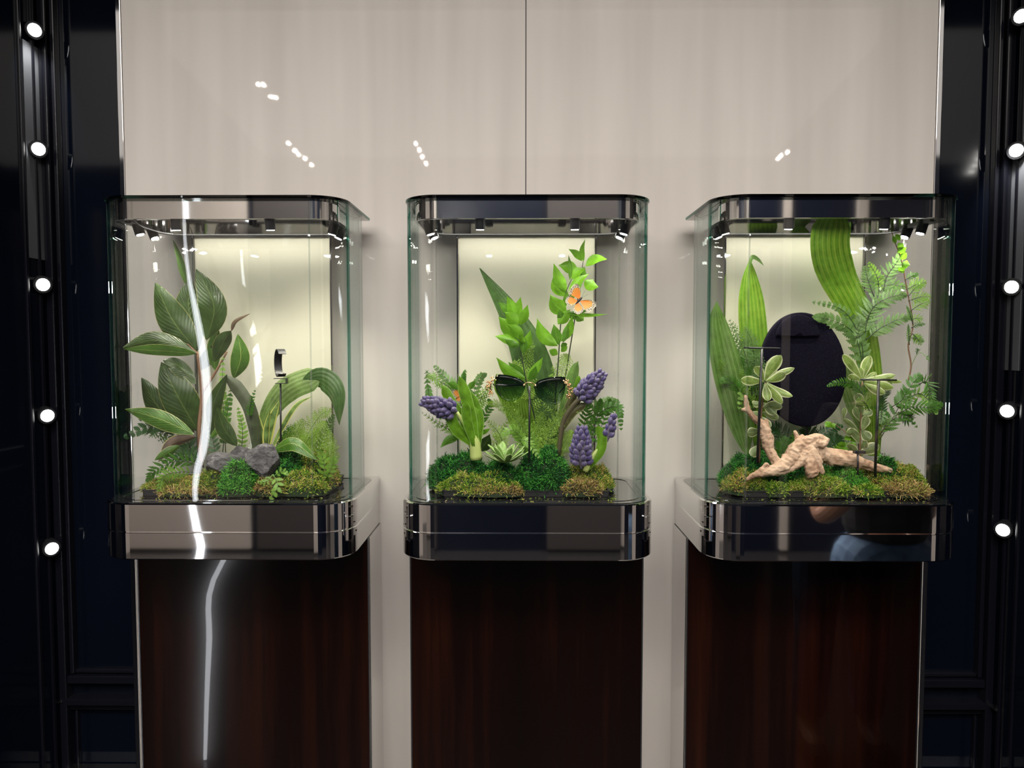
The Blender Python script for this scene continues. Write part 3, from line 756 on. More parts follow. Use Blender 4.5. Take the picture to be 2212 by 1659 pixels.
fern('mid green fern lying over the golden moss tuft', (440, 1030, 110), [
    ([(440, 1010, 110), (390, 995, 95), (338, 1015, 70), (318, 1040, 60)], 60, 'fern', 10, 'tooth', 25),
    ([(430, 1020, 90), (385, 1020, 70), (352, 1030, 56), (342, 1062, 48)], 50, 'fern_light', 10, 'simple', 20),
    ([(435, 1000, 120), (400, 985, 110), (350, 1000, 90)], 50, 'fern_dark', 9, 'simple', 20)])
fern('tiny-leaved sprigs standing between the dark leaves and strap leaf', (490, 990, 140), [
    ([(488, 985, 150), (484, 900, 150), (480, 840, 150), (482, 770, 150)], 34, 'fern_light', 12, 'tooth'),
    ([(520, 985, 140), (524, 930, 135), (514, 880, 130)], 34, 'fern_light', 8, 'tooth'),
    ([(480, 985, 155), (490, 900, 150), (500, 840, 145)], 30, 'fern', 8, 'tooth'),
    ([(540, 905, 125), (540, 880, 122), (551, 842, 118)], 26, 'fern', 8, 'simple'),
    ([(470, 1000, 150), (460, 950, 160), (450, 900, 170)], 40, 'fern_dark', 8, 'tooth')])
fern('feathery bright fern filling the corner under the arching leaf', (690, 1010, 180), [
    ([(650, 1010, 190), (660, 950, 180), (690, 900, 170), (716, 884, 150)], 70, 'plume', 16, 'plume', 0, 'stem_green'),
    ([(690, 1020, 180), (690, 960, 170), (700, 910, 160)], 80, 'plume', 16, 'plume', 0, 'stem_green'),
    ([(700, 1030, 150), (715, 980, 150), (712, 930, 140)], 60, 'plume', 16, 'plume', 0, 'stem_green'),
    ([(640, 1000, 200), (635, 950, 200), (655, 905, 200)], 70, 'plume', 16, 'plume', 0, 'stem_green'),
    ([(610, 1000, 210), (615, 950, 210), (640, 915, 210)], 60, 'fern', 12, 'double'),
    ([(670, 1010, 160), (660, 960, 150), (690, 925, 140)], 60, 'plume', 16, 'plume', 0, 'stem_green'),
    ([(680, 1000, 210), (700, 940, 210), (722, 895, 200)], 50, 'fern_grey', 11, 'simple')])
fern('pale sprig with lobed leaves laid on the front moss', (600, 1045, 50), [
    ([(590, 1025, 60), (600, 1050, 44), (584, 1080, 34)], 40, 'fern_light', 4, 'tooth', 0, 'stem_green'),
    ([(590, 1025, 60), (575, 1040, 48), (556, 1042, 42)], 26, 'fern_light', 4, 'tooth', 0, 'stem_green'),
    ([(588, 1030, 60), (610, 1018, 56), (622, 1026, 50)], 24, 'fern_light', 4, 'tooth', 0, 'stem_green')])
fern('lobed light green sprig at the edge of the moss under the feathery fern', (705, 1020, 80), [
    ([(700, 1040, 90), (700, 1000, 80), (690, 975, 75)], 50, 'fern_light', 5, 'tooth', 0, 'stem_green'),
    ([(700, 1040, 90), (716, 1010, 70), (722, 985, 65)], 40, 'fern_light', 5, 'tooth', 0, 'stem_green')])

# stones
m = mat('slate_stone', (.08, .075, .08), .8); t = NT(m); M['stone'] = m
g = t.add('ShaderNodeNewGeometry').outputs['Position']; nz = t.noise(g, 70, 6, .7)
t.link(t.ramp(nz, [(.3, (.03, .028, .032)), (.55, (.10, .095, .10)), (.75, (.24, .225, .22))]), t.b.inputs['Base Color']); t.bump(nz, .9, .003)
def stone(label, x0, x1, y0, y1, d, dep, seed):
    c = P((x0 + x1) / 2, (y0 + y1) / 2, d); a = abs(P(x1, y0, d).x - P(x0, y0, d).x) / 2; h = abs(P(x0, y0, d).z - P(x0, y1, d).z) / 2
    bm = bmesh.new(); bmesh.ops.create_icosphere(bm, subdivisions=5, radius=1); r2 = random.Random(seed)
    planes = [(Vector((r2.gauss(0, 1), r2.gauss(0, 1), r2.gauss(0, 1))).normalized(), r2.uniform(.62, .9)) for _ in range(16)]
    for v in bm.verts:
        p = v.co.copy()
        for nn, k in planes:
            e = p.dot(nn) - k
            if e > 0: p -= nn * e * .93
        p *= 1 + .06 * noise.noise(p * 3 + Vector((seed, 0, 0))) + .035 * noise.noise(p * 9 + Vector((seed, 0, 0))) + .018 * noise.noise(p * 22)
        v.co = Vector((p.x * a * 1.22, p.y * dep * S, p.z * h * 1.22))
    me = bpy.data.meshes.new('stone'); bm.to_mesh(me); bm.free(); me.materials.append(M['stone'])
    o = bpy.data.objects.new('stone', me); C.objects.link(o); o.location = c; tag(o, label, 'stone'); return o
stone('rounded grey stone, largest and most upright of the three', 537, 604, 962, 1026, 95, 40, 3)
stone('long low grey stone beside the bright light reflection', 440, 518, 976, 1026, 110, 40, 8)
stone('small dark pointed stone wedged between the other two', 500, 545, 964, 1005, 140, 26, 14)

# cuff holder on a thin black post
cu = thing('cuff_stand', 'empty black cuff holder on a thin post beside the arching leaf', 'display stand', None, tuple(P(607, 1000, 120)))
tube('post', [P(607, 1010, 120), P(606, 828, 120)], .0019, M['black'], cu, 10)
pc = P(606, 828, 120)
box('bracket_plate', (pc.x - .009, pc.y - .006, pc.z - .0006), (pc.x + .013, pc.y + .006, pc.z + .0006), M['black'], cu)
box('bracket_riser', (pc.x + .012, pc.y - .006, pc.z), (pc.x + .0135, pc.y + .006, pc.z + .009), M['black'], cu)
box('bracket_shelf', (pc.x - .012, pc.y - .006, pc.z + .009), (pc.x + .0135, pc.y + .006, pc.z + .0102), M['black'], cu)
def cuff():
    V = []; F = []; n = 40; cc = P(606, 784, 120); ry = .0275; rx = .021; hw = .0075; th = .0016
    rot = Matrix.Rotation(math.radians(-58), 3, 'Z')
    for i in range(n):
        a = math.radians(42) + math.radians(268) * i / (n - 1)   # opening towards +x
        for r, s in ((0, -1), (0, 1), (th, 1), (th, -1)):
            v = Vector(((rx - r) * math.cos(a), s * hw, (ry - r) * math.sin(a))); V.append(cc + rot @ v)
    for i in range(n - 1):
        for k in range(4):
            j = (k + 1) % 4; F.append((i * 4 + k, i * 4 + j, i * 4 + 4 + j, i * 4 + 4 + k))
    F += [(0, 1, 2, 3), tuple(range(4 * n - 1, 4 * n - 5, -1))]
    o = raw('cuff_ring', V, F, M['black']); adopt(o, cu)
cuff()

# crumbs of moss lying on the black floor in front of each tray
for key, x0, x1, lab in (('a', 330, 700, 'the tray with grey stones'), ('b', 960, 1330, 'the tray with hyacinths'), ('c', 1600, 2000, 'the driftwood tray')):
    n_ = 150; B_ = np.array([tuple(ray_z(float(rng.uniform(x0, x1)), float(rng.normal(1078, 3.5)), z_floor + .0008)) for _ in range(n_)])
    B_ = B_[(B_[:, 1] > YF + 20 * S) & (B_[:, 1] < YF + 56 * S)]
    V_, Q_ = strands(B_, np.tile([0, 0, .15], (len(B_), 1)), .006, .0012, 1.2, None, ''); V_[:, 2] = np.maximum(np.minimum(V_[:, 2], z_floor + .0025), z_floor + .0003)
    tag(np_mesh('moss_crumbs', V_, Q_, M['moss_lime']), 'dry moss crumbs scattered on the black floor before ' + lab, 'moss', None, 'stuff')

# ================= middle case =================
av = thing('broad_leaf', 'tall broad dark leaf leaning towards the cream panel behind the sunglasses', 'leaf', None, tuple(P(1168, 990, 200)))
leaf(av, [(1168, 990, 200), (1166, 900, 200), (1150, 790, 200), (1108, 690, 200), (1036, 579, 195)], 86, M['aspidistra_dark'], 'lance', [0, 8], .25, n=26)
for nm, pts, w_, lab, mm in (('broad_leaf', [(1165, 995, 190), (1130, 925, 190), (1098, 850, 185), (1072, 808, 180)], 46, 'bright broad leaf base crossing behind the glasses lens with dark brow bar', 'aspidistra_bright'),
                   ('broad_leaf', [(1150, 990, 175), (1138, 920, 175), (1128, 850, 172)], 40, 'short bright leaf stalk rising behind the sunglasses stand', 'aspidistra_bright'),
                   ('broad_leaf', [(1196, 1000, 170), (1190, 920, 170), (1186, 830, 170)], 32, 'dark upright leaf stalk behind the darker glasses lens', 'aspidistra_dark')):
    tag(leaf(None, pts, w_, M[mm], 'strap', 0, .3, name=nm), lab, 'leaf')
ru = thing('ruscus_stem', 'short leafy bright green stem rising above the sunglasses bridge', 'plant', None, tuple(P(1172, 990, 160)))
tube('stem', [P(1172, 960, 160), P(1152, 890, 155), P(1137, 824, 150), P(1127, 770, 148), P(1116, 705, 145), P(1104, 665, 145)], [.0016, .0014, .0008], M['stem_dark'], ru, 6)
R1, R2 = M['ruscus'], M['ruscus_dark']
def rl(par, base, tip, w_, m_=None, d=145, tw=0, bow=.12, prof='point', fold=.3):
    b, q = Vector(base), Vector(tip); mid = (b + q) / 2; n = Vector((-(q - b).y, (q - b).x)) * bow
    dd = d[0] if isinstance(d, tuple) else d; d2 = d[1] if isinstance(d, tuple) else d - 8
    leaf(par, [(b.x, b.y, dd), (mid.x + n.x, mid.y + n.y, (dd + d2) / 2), (q.x, q.y, d2)], w_, m_ or R1, prof, tw, fold, n=12, M_=4, wave=.03)
for b_, t_, w_, k, d_ in (((1114, 690), (1095, 640), 24, R1, 140), ((1118, 690), (1125, 641), 18, R1, 145), ((1104, 676), (1077, 653), 17, R2, 145), ((1122, 703), (1140, 658), 20, R1, 138),
                         ((1120, 702), (1090, 674), 26, R1, 134), ((1120, 730), (1077, 684), 32, R1, 140), ((1128, 736), (1094, 700), 22, R1, 134), ((1124, 742), (1068, 726), 22, R1, 138), ((1122, 746), (1090, 732), 15, R2, 132),
                         ((1129, 765), (1127, 722), 17, R2, 140), ((1130, 762), (1146, 713), 20, R1, 142), ((1135, 740), (1122, 720), 12, R1, 130),
                         ((1135, 818), (1072, 772), 24, R1, 138), ((1133, 812), (1098, 782), 20, R2, 142), ((1139, 816), (1173, 772), 19, R1, 140), ((1142, 822), (1158, 790), 17, R2, 136)):
    rl(ru, b_, t_, w_, k, d_, rng.uniform(-25, 25), rng.uniform(-.12, .12))
rv = thing('ruscus_stem', 'tallest leafy stem reaching the canopy above the orange butterfly', 'plant', None, tuple(P(1215, 1000, 170)))
tube('stem', [P(1194, 960, 175), P(1200, 850, 170), P(1206, 780, 165), P(1212, 690, 160), P(1222, 634, 155), P(1237, 598, 152)], [.0015, .0012, .0007], M['stem_dark'], rv, 6)
tube('stem', [P(1190, 990, 190), P(1215, 850, 180), P(1230, 760, 175), P(1243, 680, 170), P(1251, 620, 165), P(1260, 564, 160)], [.0015, .0012, .0007], M['stem_dark'], rv, 6)
for b_, t_, w_, k, d_, bo in (((1261, 565), (1264, 517), 11, R1, 150, -.12), ((1258, 564), (1228, 538), 15, R1, 155, .1), ((1265, 575), (1312, 560), 19, R1, 150, -.18), ((1249, 583), (1206, 573), 26, R1, 165, .05),
                          ((1235, 604), (1265, 580), 19, R1, 150, -.15), ((1231, 606), (1228, 550), 9, R2, 145, .05), ((1225, 630), (1196, 569), 23, R1, 155, -.05), ((1221, 640), (1195, 595), 30, R1, 160, -.1),
                          ((1262, 606), (1293, 620), 24, R1, 150, .1), ((1228, 632), (1273, 591), 17, R1, 140, -.08), ((1224, 655), (1262, 604), 12, R2, 143, 0), ((1252, 603), (1262, 576), 18, R2, 170, 0),
                          ((1224, 676), (1189, 637), 34, R1, 150, -.12), ((1222, 662), (1226, 628), 14, R2, 158, 0), ((1205, 700), (1232, 668), 24, R1, 148, 0), ((1216, 700), (1208, 668), 18, R2, 150, 0),
                          ((1205, 747), (1160, 688), 28, R1, 150, -.14), ((1207, 745), (1196, 700), 22, R2, 158, 0), ((1212, 738), (1236, 682), 20, R1, 150, .1), ((1216, 740), (1228, 700), 14, R2, 145, 0),
                          ((1246, 680), (1261, 693), 20, R1, 160, 0), ((1245, 690), (1228, 672), 16, R2, 165, 0), ((1224, 676), (1313, 679), 8, R1, 140, .04), ((1226, 676), (1275, 668), 9, R2, 140, .05),
                          ((1205, 766), (1186, 756), 16, R1, 160, 0), ((1222, 752), (1214, 740), 14, R2, 160, 0), ((1212, 760), (1226, 748), 12, R1, 160, 0)):
    rl(rv, b_, t_, w_, k, d_, rng.uniform(-20, 20), bo)

fern('wispy plume fern filling the space behind the sunglasses', (1160, 1000, 170), [
    ([(1150, 985, 180), (1140, 900, 180), (1135, 800, 180), (1150, 735, 180)], 90, 'plume', 22, 'plume', 0, 'stem_green'),
    ([(1190, 985, 170), (1200, 880, 170), (1215, 800, 175), (1225, 765, 175)], 90, 'plume', 20, 'plume', 0, 'stem_green'),
    ([(1160, 1000, 150), (1130, 930, 140), (1090, 880, 130), (1050, 870, 125)], 60, 'plume', 20, 'plume', 0, 'stem_green'),
    ([(1170, 1000, 140), (1190, 930, 130), (1230, 890, 125), (1250, 885, 120)], 56, 'plume', 18, 'plume', 0, 'stem_green'),
    ([(1160, 1000, 150), (1160, 940, 145), (1172, 890, 140)], 70, 'plume', 18, 'plume', 0, 'stem_green'),
    ([(1190, 1000, 150), (1215, 960, 145), (1235, 930, 140)], 60, 'plume', 16, 'plume', 0, 'stem_green'),
    ([(1150, 880, 170), (1130, 820, 170), (1110, 780, 172)], 70, 'plume', 16, 'plume', 0, 'stem_green'),
    ([(1195, 1000, 160), (1205, 965, 150), (1220, 925, 145)], 50, 'fern_light', 10, 'double'),
    ([(1070, 1000, 200), (1075, 950, 200), (1100, 905, 200)], 44, 'plume', 10, 'plume', 0, 'stem_dark'),
    ([(1090, 985, 160), (1080, 940, 160), (1050, 905, 160)], 50, 'plume', 10, 'plume', 0, 'stem_dark')])
fern('light lobed fern lying before the sunglasses stand foot', (1150, 1000, 100), [
    ([(1140, 960, 110), (1110, 930, 95), (1082, 940, 85)], 44, 'fern_light', 7, 'tooth', 0, 'stem_green'),
    ([(1120, 950, 105), (1140, 955, 90), (1165, 990, 80)], 40, 'fern_light', 7, 'tooth', 20, 'stem_green'),
    ([(1140, 990, 110), (1125, 950, 105), (1105, 915, 100)], 44, 'fern_light', 8, 'tooth', 0, 'stem_green'),
    ([(1165, 990, 120), (1150, 950, 115), (1138, 905, 110)], 36, 'fern_light', 8, 'tooth', 0, 'stem_green')])
fern('pale fern fan spreading behind the leaning hyacinth', (1030, 985, 200), [
    ([(1025, 970, 190), (1010, 880, 190), (975, 830, 190), (938, 790, 190)], 60, 'fern_grey', 14, 'simple'),
    ([(1025, 970, 190), (990, 860, 190), (945, 820, 190), (920, 810, 190)], 60, 'fern_light', 12, 'double'),
    ([(1030, 975, 190), (1010, 870, 180), (1000, 830, 175), (1005, 800, 170)], 34, 'fern', 10, 'tooth'),
    ([(1030, 975, 190), (1020, 870, 180), (1035, 820, 175), (1050, 808, 170)], 40, 'fern_grey', 10, 'simple'),
    ([(1032, 975, 190), (1032, 890, 180), (1045, 850, 170), (1068, 830, 160)], 56, 'fern_light', 10, 'double'),
    ([(1032, 960, 150), (1040, 910, 140), (1058, 880, 130), (1056, 862, 125)], 36, 'fern', 9, 'tooth'),
    ([(1020, 960, 140), (985, 935, 125), (945, 915, 105), (910, 890, 85)], 44, 'fern_light', 11, 'double', 20),
    ([(1025, 975, 190), (940, 880, 190), (925, 840, 190), (922, 800, 190)], 24, 'fern', 8, 'tooth'),
    ([(1020, 960, 150), (1000, 930, 150), (975, 925, 150)], 40, 'fern', 7, 'double')])
t = thing('leaf_sprig', 'few smooth pointed leaves low around the hyacinth stalk', 'plant', None, tuple(P(1020, 985, 150)))
tube('stem', [P(1018, 985, 150), P(1012, 960, 148), P(995, 945, 140)], .001, M['stem_dark'], t, 6)
rl(t, (995, 944), (951, 967), 18, R2, 130, 10, .12); rl(t, (1036, 975), (1058, 938), 26, M['magnolia'], 165, 10, .05); rl(t, (1030, 935), (1060, 925), 10, R1, 150, 0, .1)
rl(t, (990, 842), (965, 825), 14, R2, 180, 0, .1); rl(t, (1008, 840), (1026, 821), 13, R2, 180, 0, .1)
fern('glossy many-toothed fern behind the upright hyacinth', (1275, 985, 200), [
    ([(1262, 985, 190), (1262, 920, 180), (1270, 880, 170), (1268, 862, 165)], 40, 'fern', 10, 'simple'),
    ([(1265, 985, 190), (1285, 920, 180), (1294, 880, 170), (1298, 862, 165)], 36, 'fern', 10, 'simple'),
    ([(1270, 985, 190), (1300, 920, 185), (1315, 880, 180), (1318, 862, 175)], 34, 'fern', 10, 'simple'),
    ([(1262, 985, 190), (1290, 900, 180), (1325, 878, 170), (1338, 890, 160), (1342, 930, 155)], 44, 'fern', 12, 'simple'),
    ([(1262, 980, 200), (1280, 890, 195), (1310, 866, 190), (1336, 866, 185)], 40, 'fern_grey', 10, 'simple'),
    ([(1258, 985, 190), (1245, 960, 185), (1236, 930, 180)], 44, 'fern_light', 9, 'double'),
    ([(1255, 900, 200), (1275, 860, 200), (1290, 838, 200)], 34, 'fern_grey', 8, 'simple')])

# hyacinths
M['stalk_brown'] = mat('hyacinth_stalk', (.07, .06, .03), .45)
m = mat('hyacinth_petal', (.10, .07, .32), .5, sheen=.3); t = NT(m); M['petal'] = m
oi = t.add('ShaderNodeObjectInfo').outputs['Random']; uvz = t.add('ShaderNodeSeparateXYZ'); t.link(t.coord('Object'), uvz.inputs[0])
c1 = t.ramp(oi, [(0, (.038, .028, .082)), (.5, (.072, .055, .115)), (1, (.125, .105, .15))]); f = t.math('MULTIPLY_ADD', uvz.outputs[2], 55, .05); f.node.use_clamp = True
t.link(t.mix(f, (.05, .03, .19), c1), t.b.inputs['Base Color'])
def bud_mesh():
    bm = bmesh.new(); bmesh.ops.create_uvsphere(bm, u_segments=8, v_segments=6, radius=1)
    for v in bm.verts:
        z = v.co.z; k = .74 + .30 * math.cos((z - .15) * 1.6); a = math.atan2(v.co.y, v.co.x); k *= 1 + .10 * math.cos(3 * a) * max(0, z)
        v.co = Vector((v.co.x * .0040 * k, v.co.y * .0040 * k, (z + 1) * .0066))
    me = bpy.data.meshes.new('floret'); bm.to_mesh(me); bm.free(); me.materials.append(M['petal'])
    me.polygons.foreach_set('use_smooth', [True] * len(me.polygons)); return me
BUD = bud_mesh()
def hyac_head(parent, base, tip, R, rows, per, scale=1, open_=.75):
    B, Tp = P(*base), P(*tip); ax = Tp - B; L = ax.length; ax.normalize(); u = ax.orthogonal().normalized(); v = ax.cross(u)
    rad = R * S
    V, F = tube_data([B - ax * .004] + [B.lerp(Tp, i / 5) for i in range(6)], [.003, .0035, rad * .45, rad * .5, rad * .45, rad * .3, .001], 8)
    adopt(raw('flower_spike', V, F, M['petal'], smooth=True), parent)
    for r in range(rows):
        t_ = (r + .5) / rows; rr = rad * math.sin(PI * (.16 + .78 * t_)) ** .6; n = max(4, int(per * math.sin(PI * (.2 + .74 * t_))))
        for k in range(n):
            a = 2 * PI * (k + .5 * (r % 2)) / n + rng.normal(0, .06)
            out = u * math.cos(a) + v * math.sin(a)
            p = B + ax * (L * t_) + out * rr * .42
            d = (out * (open_ * (1.05 - t_ * .8)) + ax * (.45 + .7 * t_) + Vector(rng.normal(0, .06, 3))).normalized()
            o = bpy.data.objects.new('floret', BUD); C.objects.link(o)
            o.rotation_mode = 'QUATERNION'; o.rotation_quaternion = d.to_track_quat('Z', 'Y')
            s = scale * rng.uniform(.85, 1.1) * (1.05 - .3 * t_); o.scale = (s, s, s * rng.uniform(.9, 1.05)); o.location = p; adopt(o, parent)
    return B, Tp
HL = M['hyacinth_leaf']
h1 = thing('hyacinth', 'purple hyacinth leaning sideways with several upright bright leaves', 'flower', None, tuple(P(1028, 985, 110)))
hyac_head(h1, (985, 890, 100), (917, 868, 80), 27, 8, 9, 1.4)
tube('stalk', [P(1029, 992, 110), P(1024, 950, 108), P(1012, 925, 105), P(986, 891, 100)], [.0125, .0105, .006, .004], M['stem_pale'], h1, 12)
for pts, w_, tw in (([(1028, 968, 100), (1014, 890, 95), (992, 812, 92)], 26, 8), ([(1026, 965, 96), (1010, 910, 88), (1006, 866, 84)], 21, -5), ([(1020, 958, 104), (985, 925, 94), (966, 882, 88)], 25, [-20, 10]),
                    ([(1016, 930, 118), (975, 870, 118), (956, 833, 118)], 22, 10), ([(1032, 965, 112), (1034, 900, 118), (1012, 842, 120)], 20, 20), ([(1034, 960, 108), (1036, 910, 110), (1024, 878, 112)], 18, -25), ([(1022, 960, 106), (1003, 925, 104), (994, 880, 104)], 18, 30)):
    leaf(h1, pts, w_, HL, 'strap', tw, .45, n=16)
h2 = thing('hyacinth', 'faded purple hyacinth on a thick brown stalk beside the glasses', 'flower', None, tuple(P(1205, 990, 130)))
hyac_head(h2, (1250, 864, 122), (1300, 808, 112), 33, 8, 10, 1.4, .7)
tube('stalk', [P(1206, 985, 130), P(1216, 915, 128), P(1236, 880, 125), P(1252, 862, 122)], [.004, .0055, .006, .005], M['stalk_brown'], h2, 12)
leaf(h2, [(1212, 930, 126), (1236, 890, 120), (1266, 872, 116)], 20, M['hyacinth_brown'], 'strap', 10, .5)
leaf(h2, [(1210, 930, 130), (1228, 880, 128), (1247, 838, 124)], 18, M['hyacinth_brown'], 'strap', -10, .5)
leaf(h2, [(1208, 960, 134), (1222, 870, 132), (1240, 800, 128), (1249, 780, 126)], 26, M['aspidistra_mid'], 'point', 10, .4)
leaf(h2, [(1222, 900, 132), (1240, 840, 130), (1252, 812, 128)], 18, HL, 'strap', -10, .4)
h3 = thing('hyacinth', 'upright purple hyacinth head standing on the olive moss', 'flower', None, tuple(P(1262, 1016, 92)))
hyac_head(h3, (1256, 1008, 84), (1257, 928, 84), 31, 8, 9, 1.5, .72)
h4 = thing('hyacinth', 'small narrow purple hyacinth bud with a bright curved leaf', 'flower', None, tuple(P(1266, 1016, 88)))
hyac_head(h4, (1311, 950, 88), (1325, 900, 88), 13, 4, 5, 1.3, .35)
tube('stalk', [P(1264, 1018, 86), P(1278, 990, 86), P(1292, 970, 87), P(1312, 948, 88)], [.006, .0055, .003, .0015], M['stem_pale'], h4, 10)
leaf(h4, [(1266, 1014, 82), (1294, 978, 80), (1300, 945, 80), (1289, 920, 80)], 22, HL, 'strap', [0, 15], .4, n=18)

# succulent rosette
su = thing('succulent', 'pale green rosette succulent nestled between two moss mounds', 'plant', None, tuple(P(1092, 1008, 78)))
cs = P(1093, 998, 80)
def sleaf(az, el, L, W):
    d = Vector((math.cos(az) * math.cos(el), math.sin(az) * math.cos(el), math.sin(el))); up = Vector((0, 0, 1)); s = d.cross(up).normalized(); n = s.cross(d)
    V = []; F = []; UV = []; N, K = 9, 8
    for i in range(N):
        t_ = i / (N - 1); hw = W * .5 * (.35 + .95 * t_ ** .8) * max(0, 1 - t_ ** 4) ** .7; th = .0022 * (1 - t_ * .8) + .0002
        c_ = cs + d * (L * t_ + .004) + up * (L * .28 * t_ * t_)
        for j in range(K):
            a = 2 * PI * j / K; x = math.cos(a) * hw; y = math.sin(a) * th + (abs(x) / (hw + 1e-6)) ** 2 * hw * .25
            V.append(c_ + s * x + n * y); UV.append((.5 + .5 * math.cos(a), t_))
    for i in range(N - 1):
        for j in range(K): k = (j + 1) % K; F.append((i * K + j, i * K + k, i * K + K + k, i * K + K + j))
    adopt(raw('leaf', V, F, M['succulent'], smooth=True, uvs=UV), su)
for ringi, (n_, el, L, W) in enumerate(((9, .18, .042, .0155), (8, .5, .039, .015), (6, .85, .032, .013), (4, 1.2, .02, .009))):
    for k in range(n_): sleaf(2 * PI * (k + ringi * .4) / n_ + rng.normal(0, .06), el + rng.normal(0, .05), L * rng.uniform(.92, 1.06), W)

# butterflies
m = bpy.data.materials.new('butterfly_wing'); m.use_nodes = True; t = NT(m); M['wing'] = m
sp = t.add('ShaderNodeSeparateXYZ'); t.link(t.coord('UV'), sp.inputs[0]); u_, v_ = sp.outputs[0], sp.outputs[1]
rays = t.math('LESS_THAN', t.math('ABSOLUTE', t.math('SUBTRACT', t.math('FRACT', t.math('MULTIPLY', u_, 7)), .5)), t.math('MULTIPLY_ADD', v_, .03, .075))
rim = t.math('GREATER_THAN', t.math('ADD', v_, t.math('MULTIPLY', t.noise(t.coord('UV'), 14, 2), .30)), .92)
dots = t.math('GREATER_THAN', t.noise(t.coord('UV'), 26, 0), .56)
base = t.mix(v_, (.62, .15, .012), (.72, .30, .05)); c_ = t.mix(rays, base, (.02, .012, .008)); c_ = t.mix(rim, c_, t.mix(dots, (.015, .01, .01), (.85, .78, .6)))
t.link(c_, t.b.inputs['Base Color']); t.b.inputs['Roughness'].default_value = .6
def wing(root, centre, d, a0, a1, R, rs, dep, lift, name='wing'):
    c = P(*centre, d); V = [c]; UV = [(.5, 0)]; F = []; N, K = 16, 5
    for i in range(N + 1):
        t_ = i / N; a = math.radians(a0 + (a1 - a0) * t_); r = R * float(np.interp(t_, np.linspace(0, 1, len(rs)), rs))
        for k in range(1, K + 1):
            q = k / K; V.append(c + Vector((math.cos(a) * r * q, -lift * r * q * math.sin(PI * .5 * q), math.sin(a) * r * q)) * S); UV.append((t_, q))
    for i in range(N):
        b0 = 1 + i * K; b1 = b0 + K; F.append((0, b0, b1))
        for k in range(K - 1): F.append((b0 + k, b0 + k + 1, b1 + k + 1, b1 + k))
    adopt(raw(name, V, F, M['wing'], smooth=True, uvs=UV), root)
def butterfly(label, cx_, cy, d, sc_, rot, full=True):
    b = thing('butterfly', label, 'butterfly', None, tuple(P(cx_, cy, d))); c = P(cx_, cy, d); a = math.radians(rot); ax = Vector((math.cos(a), 0, math.sin(a)))
    bd = tube('body', [c - ax * 11 * S * sc_, c, c + ax * 9 * S * sc_, c + ax * 12 * S * sc_], [.0008, .0026 * sc_, .0024 * sc_, .001], M['black'], b, 8)
    r = 36 * sc_
    wing(b, (cx_ + 3, cy - 3), d, rot + 38, rot + 108, r * 1.1, [.45, .95, 1, .92, .85, .8], d, .25)
    wing(b, (cx_ - 2, cy), d, rot + 100, rot + 172, r * .85, [.8, .95, 1, .9, .6], d, .15)
    if full:
        wing(b, (cx_ + 3, cy), d, rot - 38, rot - 108, r * 1.12, [.45, .95, 1, .92, .85, .8], d, .25)
        wing(b, (cx_ - 2, cy + 2), d, rot - 100, rot - 172, r * .85, [.8, .95, 1, .9, .6], d, .15)
    for s_ in (-12, 12):
        e = math.radians(rot + s_); tube('antenna', [c + ax * 10 * S, c + Vector((math.cos(e), -.1, math.sin(e))) * 28 * S * sc_], .0003, M['black'], b, 4)
butterfly('orange and black butterfly perched on the tallest leafy stem', 1250, 650, 128, .95, 47)
butterfly('orange butterfly half hidden behind the leaning hyacinth leaves', 997, 852, 135, .7, 110, False)

# sunglasses on a thin stand
m = mat('dark_green_lens', (.01, .02, .015), .03, 0, .6, 1); t = NT(m)
z_ = t.add('ShaderNodeSeparateXYZ'); t.link(t.coord('Generated'), z_.inputs[0]); tr = t.add('ShaderNodeBsdfTransparent'); mx = t.add('ShaderNodeMixShader')
tint = t.ramp(z_.outputs[2], [(.0, (.85, .92, .87)), (.45, (.42, .55, .48)), (.9, (.07, .11, .09))]); t.link(tint, tr.inputs[0])
mx.inputs[0].default_value = .12; t.link(tr.outputs[0], mx.inputs[1]); t.link(t.b.outputs[0], mx.inputs[2]); t.link(mx.outputs[0], t.n['Material Output'].inputs[0]); M['lens'] = m
sg = thing('sunglasses', 'rimless dark green sunglasses with rose-gold ornate hinges on a post', 'sunglasses', None, tuple(P(1143, 832, 70)))
def lens(shape, d):
    fr = [P(x, y, d + .012 * (x - 1143) ** 2 / 8) for x, y in shape]; n = len(fr); c = sum(fr, Vector()) / n
    K = 4; V = []; F = []
    for off in (0, .0016):
        V.append(c + Vector((0, off - .002, 0)))
        for k in range(1, K + 1):
            for p in fr: q = c.lerp(p, k / K); V.append(q + Vector((0, off - .002 * (1 - (k / K) ** 2), 0)))
    for b0, fl in ((0, False), (1 + K * n, True)):
        for i in range(n):
            j = (i + 1) % n; f = (b0, b0 + 1 + i, b0 + 1 + j); F.append(f[::-1] if fl else f)
            for k in range(K - 1):
                a = b0 + 1 + k * n; f = (a + i, a + n + i, a + n + j, a + j); F.append(f[::-1] if fl else f)
    o = 1 + (K - 1) * n; o2 = 1 + K * n + o
    for i in range(n): j = (i + 1) % n; F.append((o + i, o2 + i, o2 + j, o + j))
    adopt(raw('lens', V, F, M['lens'], smooth=True), sg)
def smooth2(pts, n=40):
    q = catmull([Vector((x, y, 0)) for x, y in pts + [pts[0]]], n + 1)[:-1]; return [(p.x, p.y) for p in q]
lens(smooth2([(1070, 818), (1073, 810), (1095, 810), (1120, 817), (1134, 828), (1132, 845), (1122, 860), (1106, 868), (1086, 862), (1072, 846)]), 62)
lens(smooth2([(1154, 833), (1164, 822), (1190, 815), (1218, 814), (1222, 822), (1220, 846), (1212, 866), (1200, 875), (1180, 870), (1162, 858), (1155, 845)]), 62)
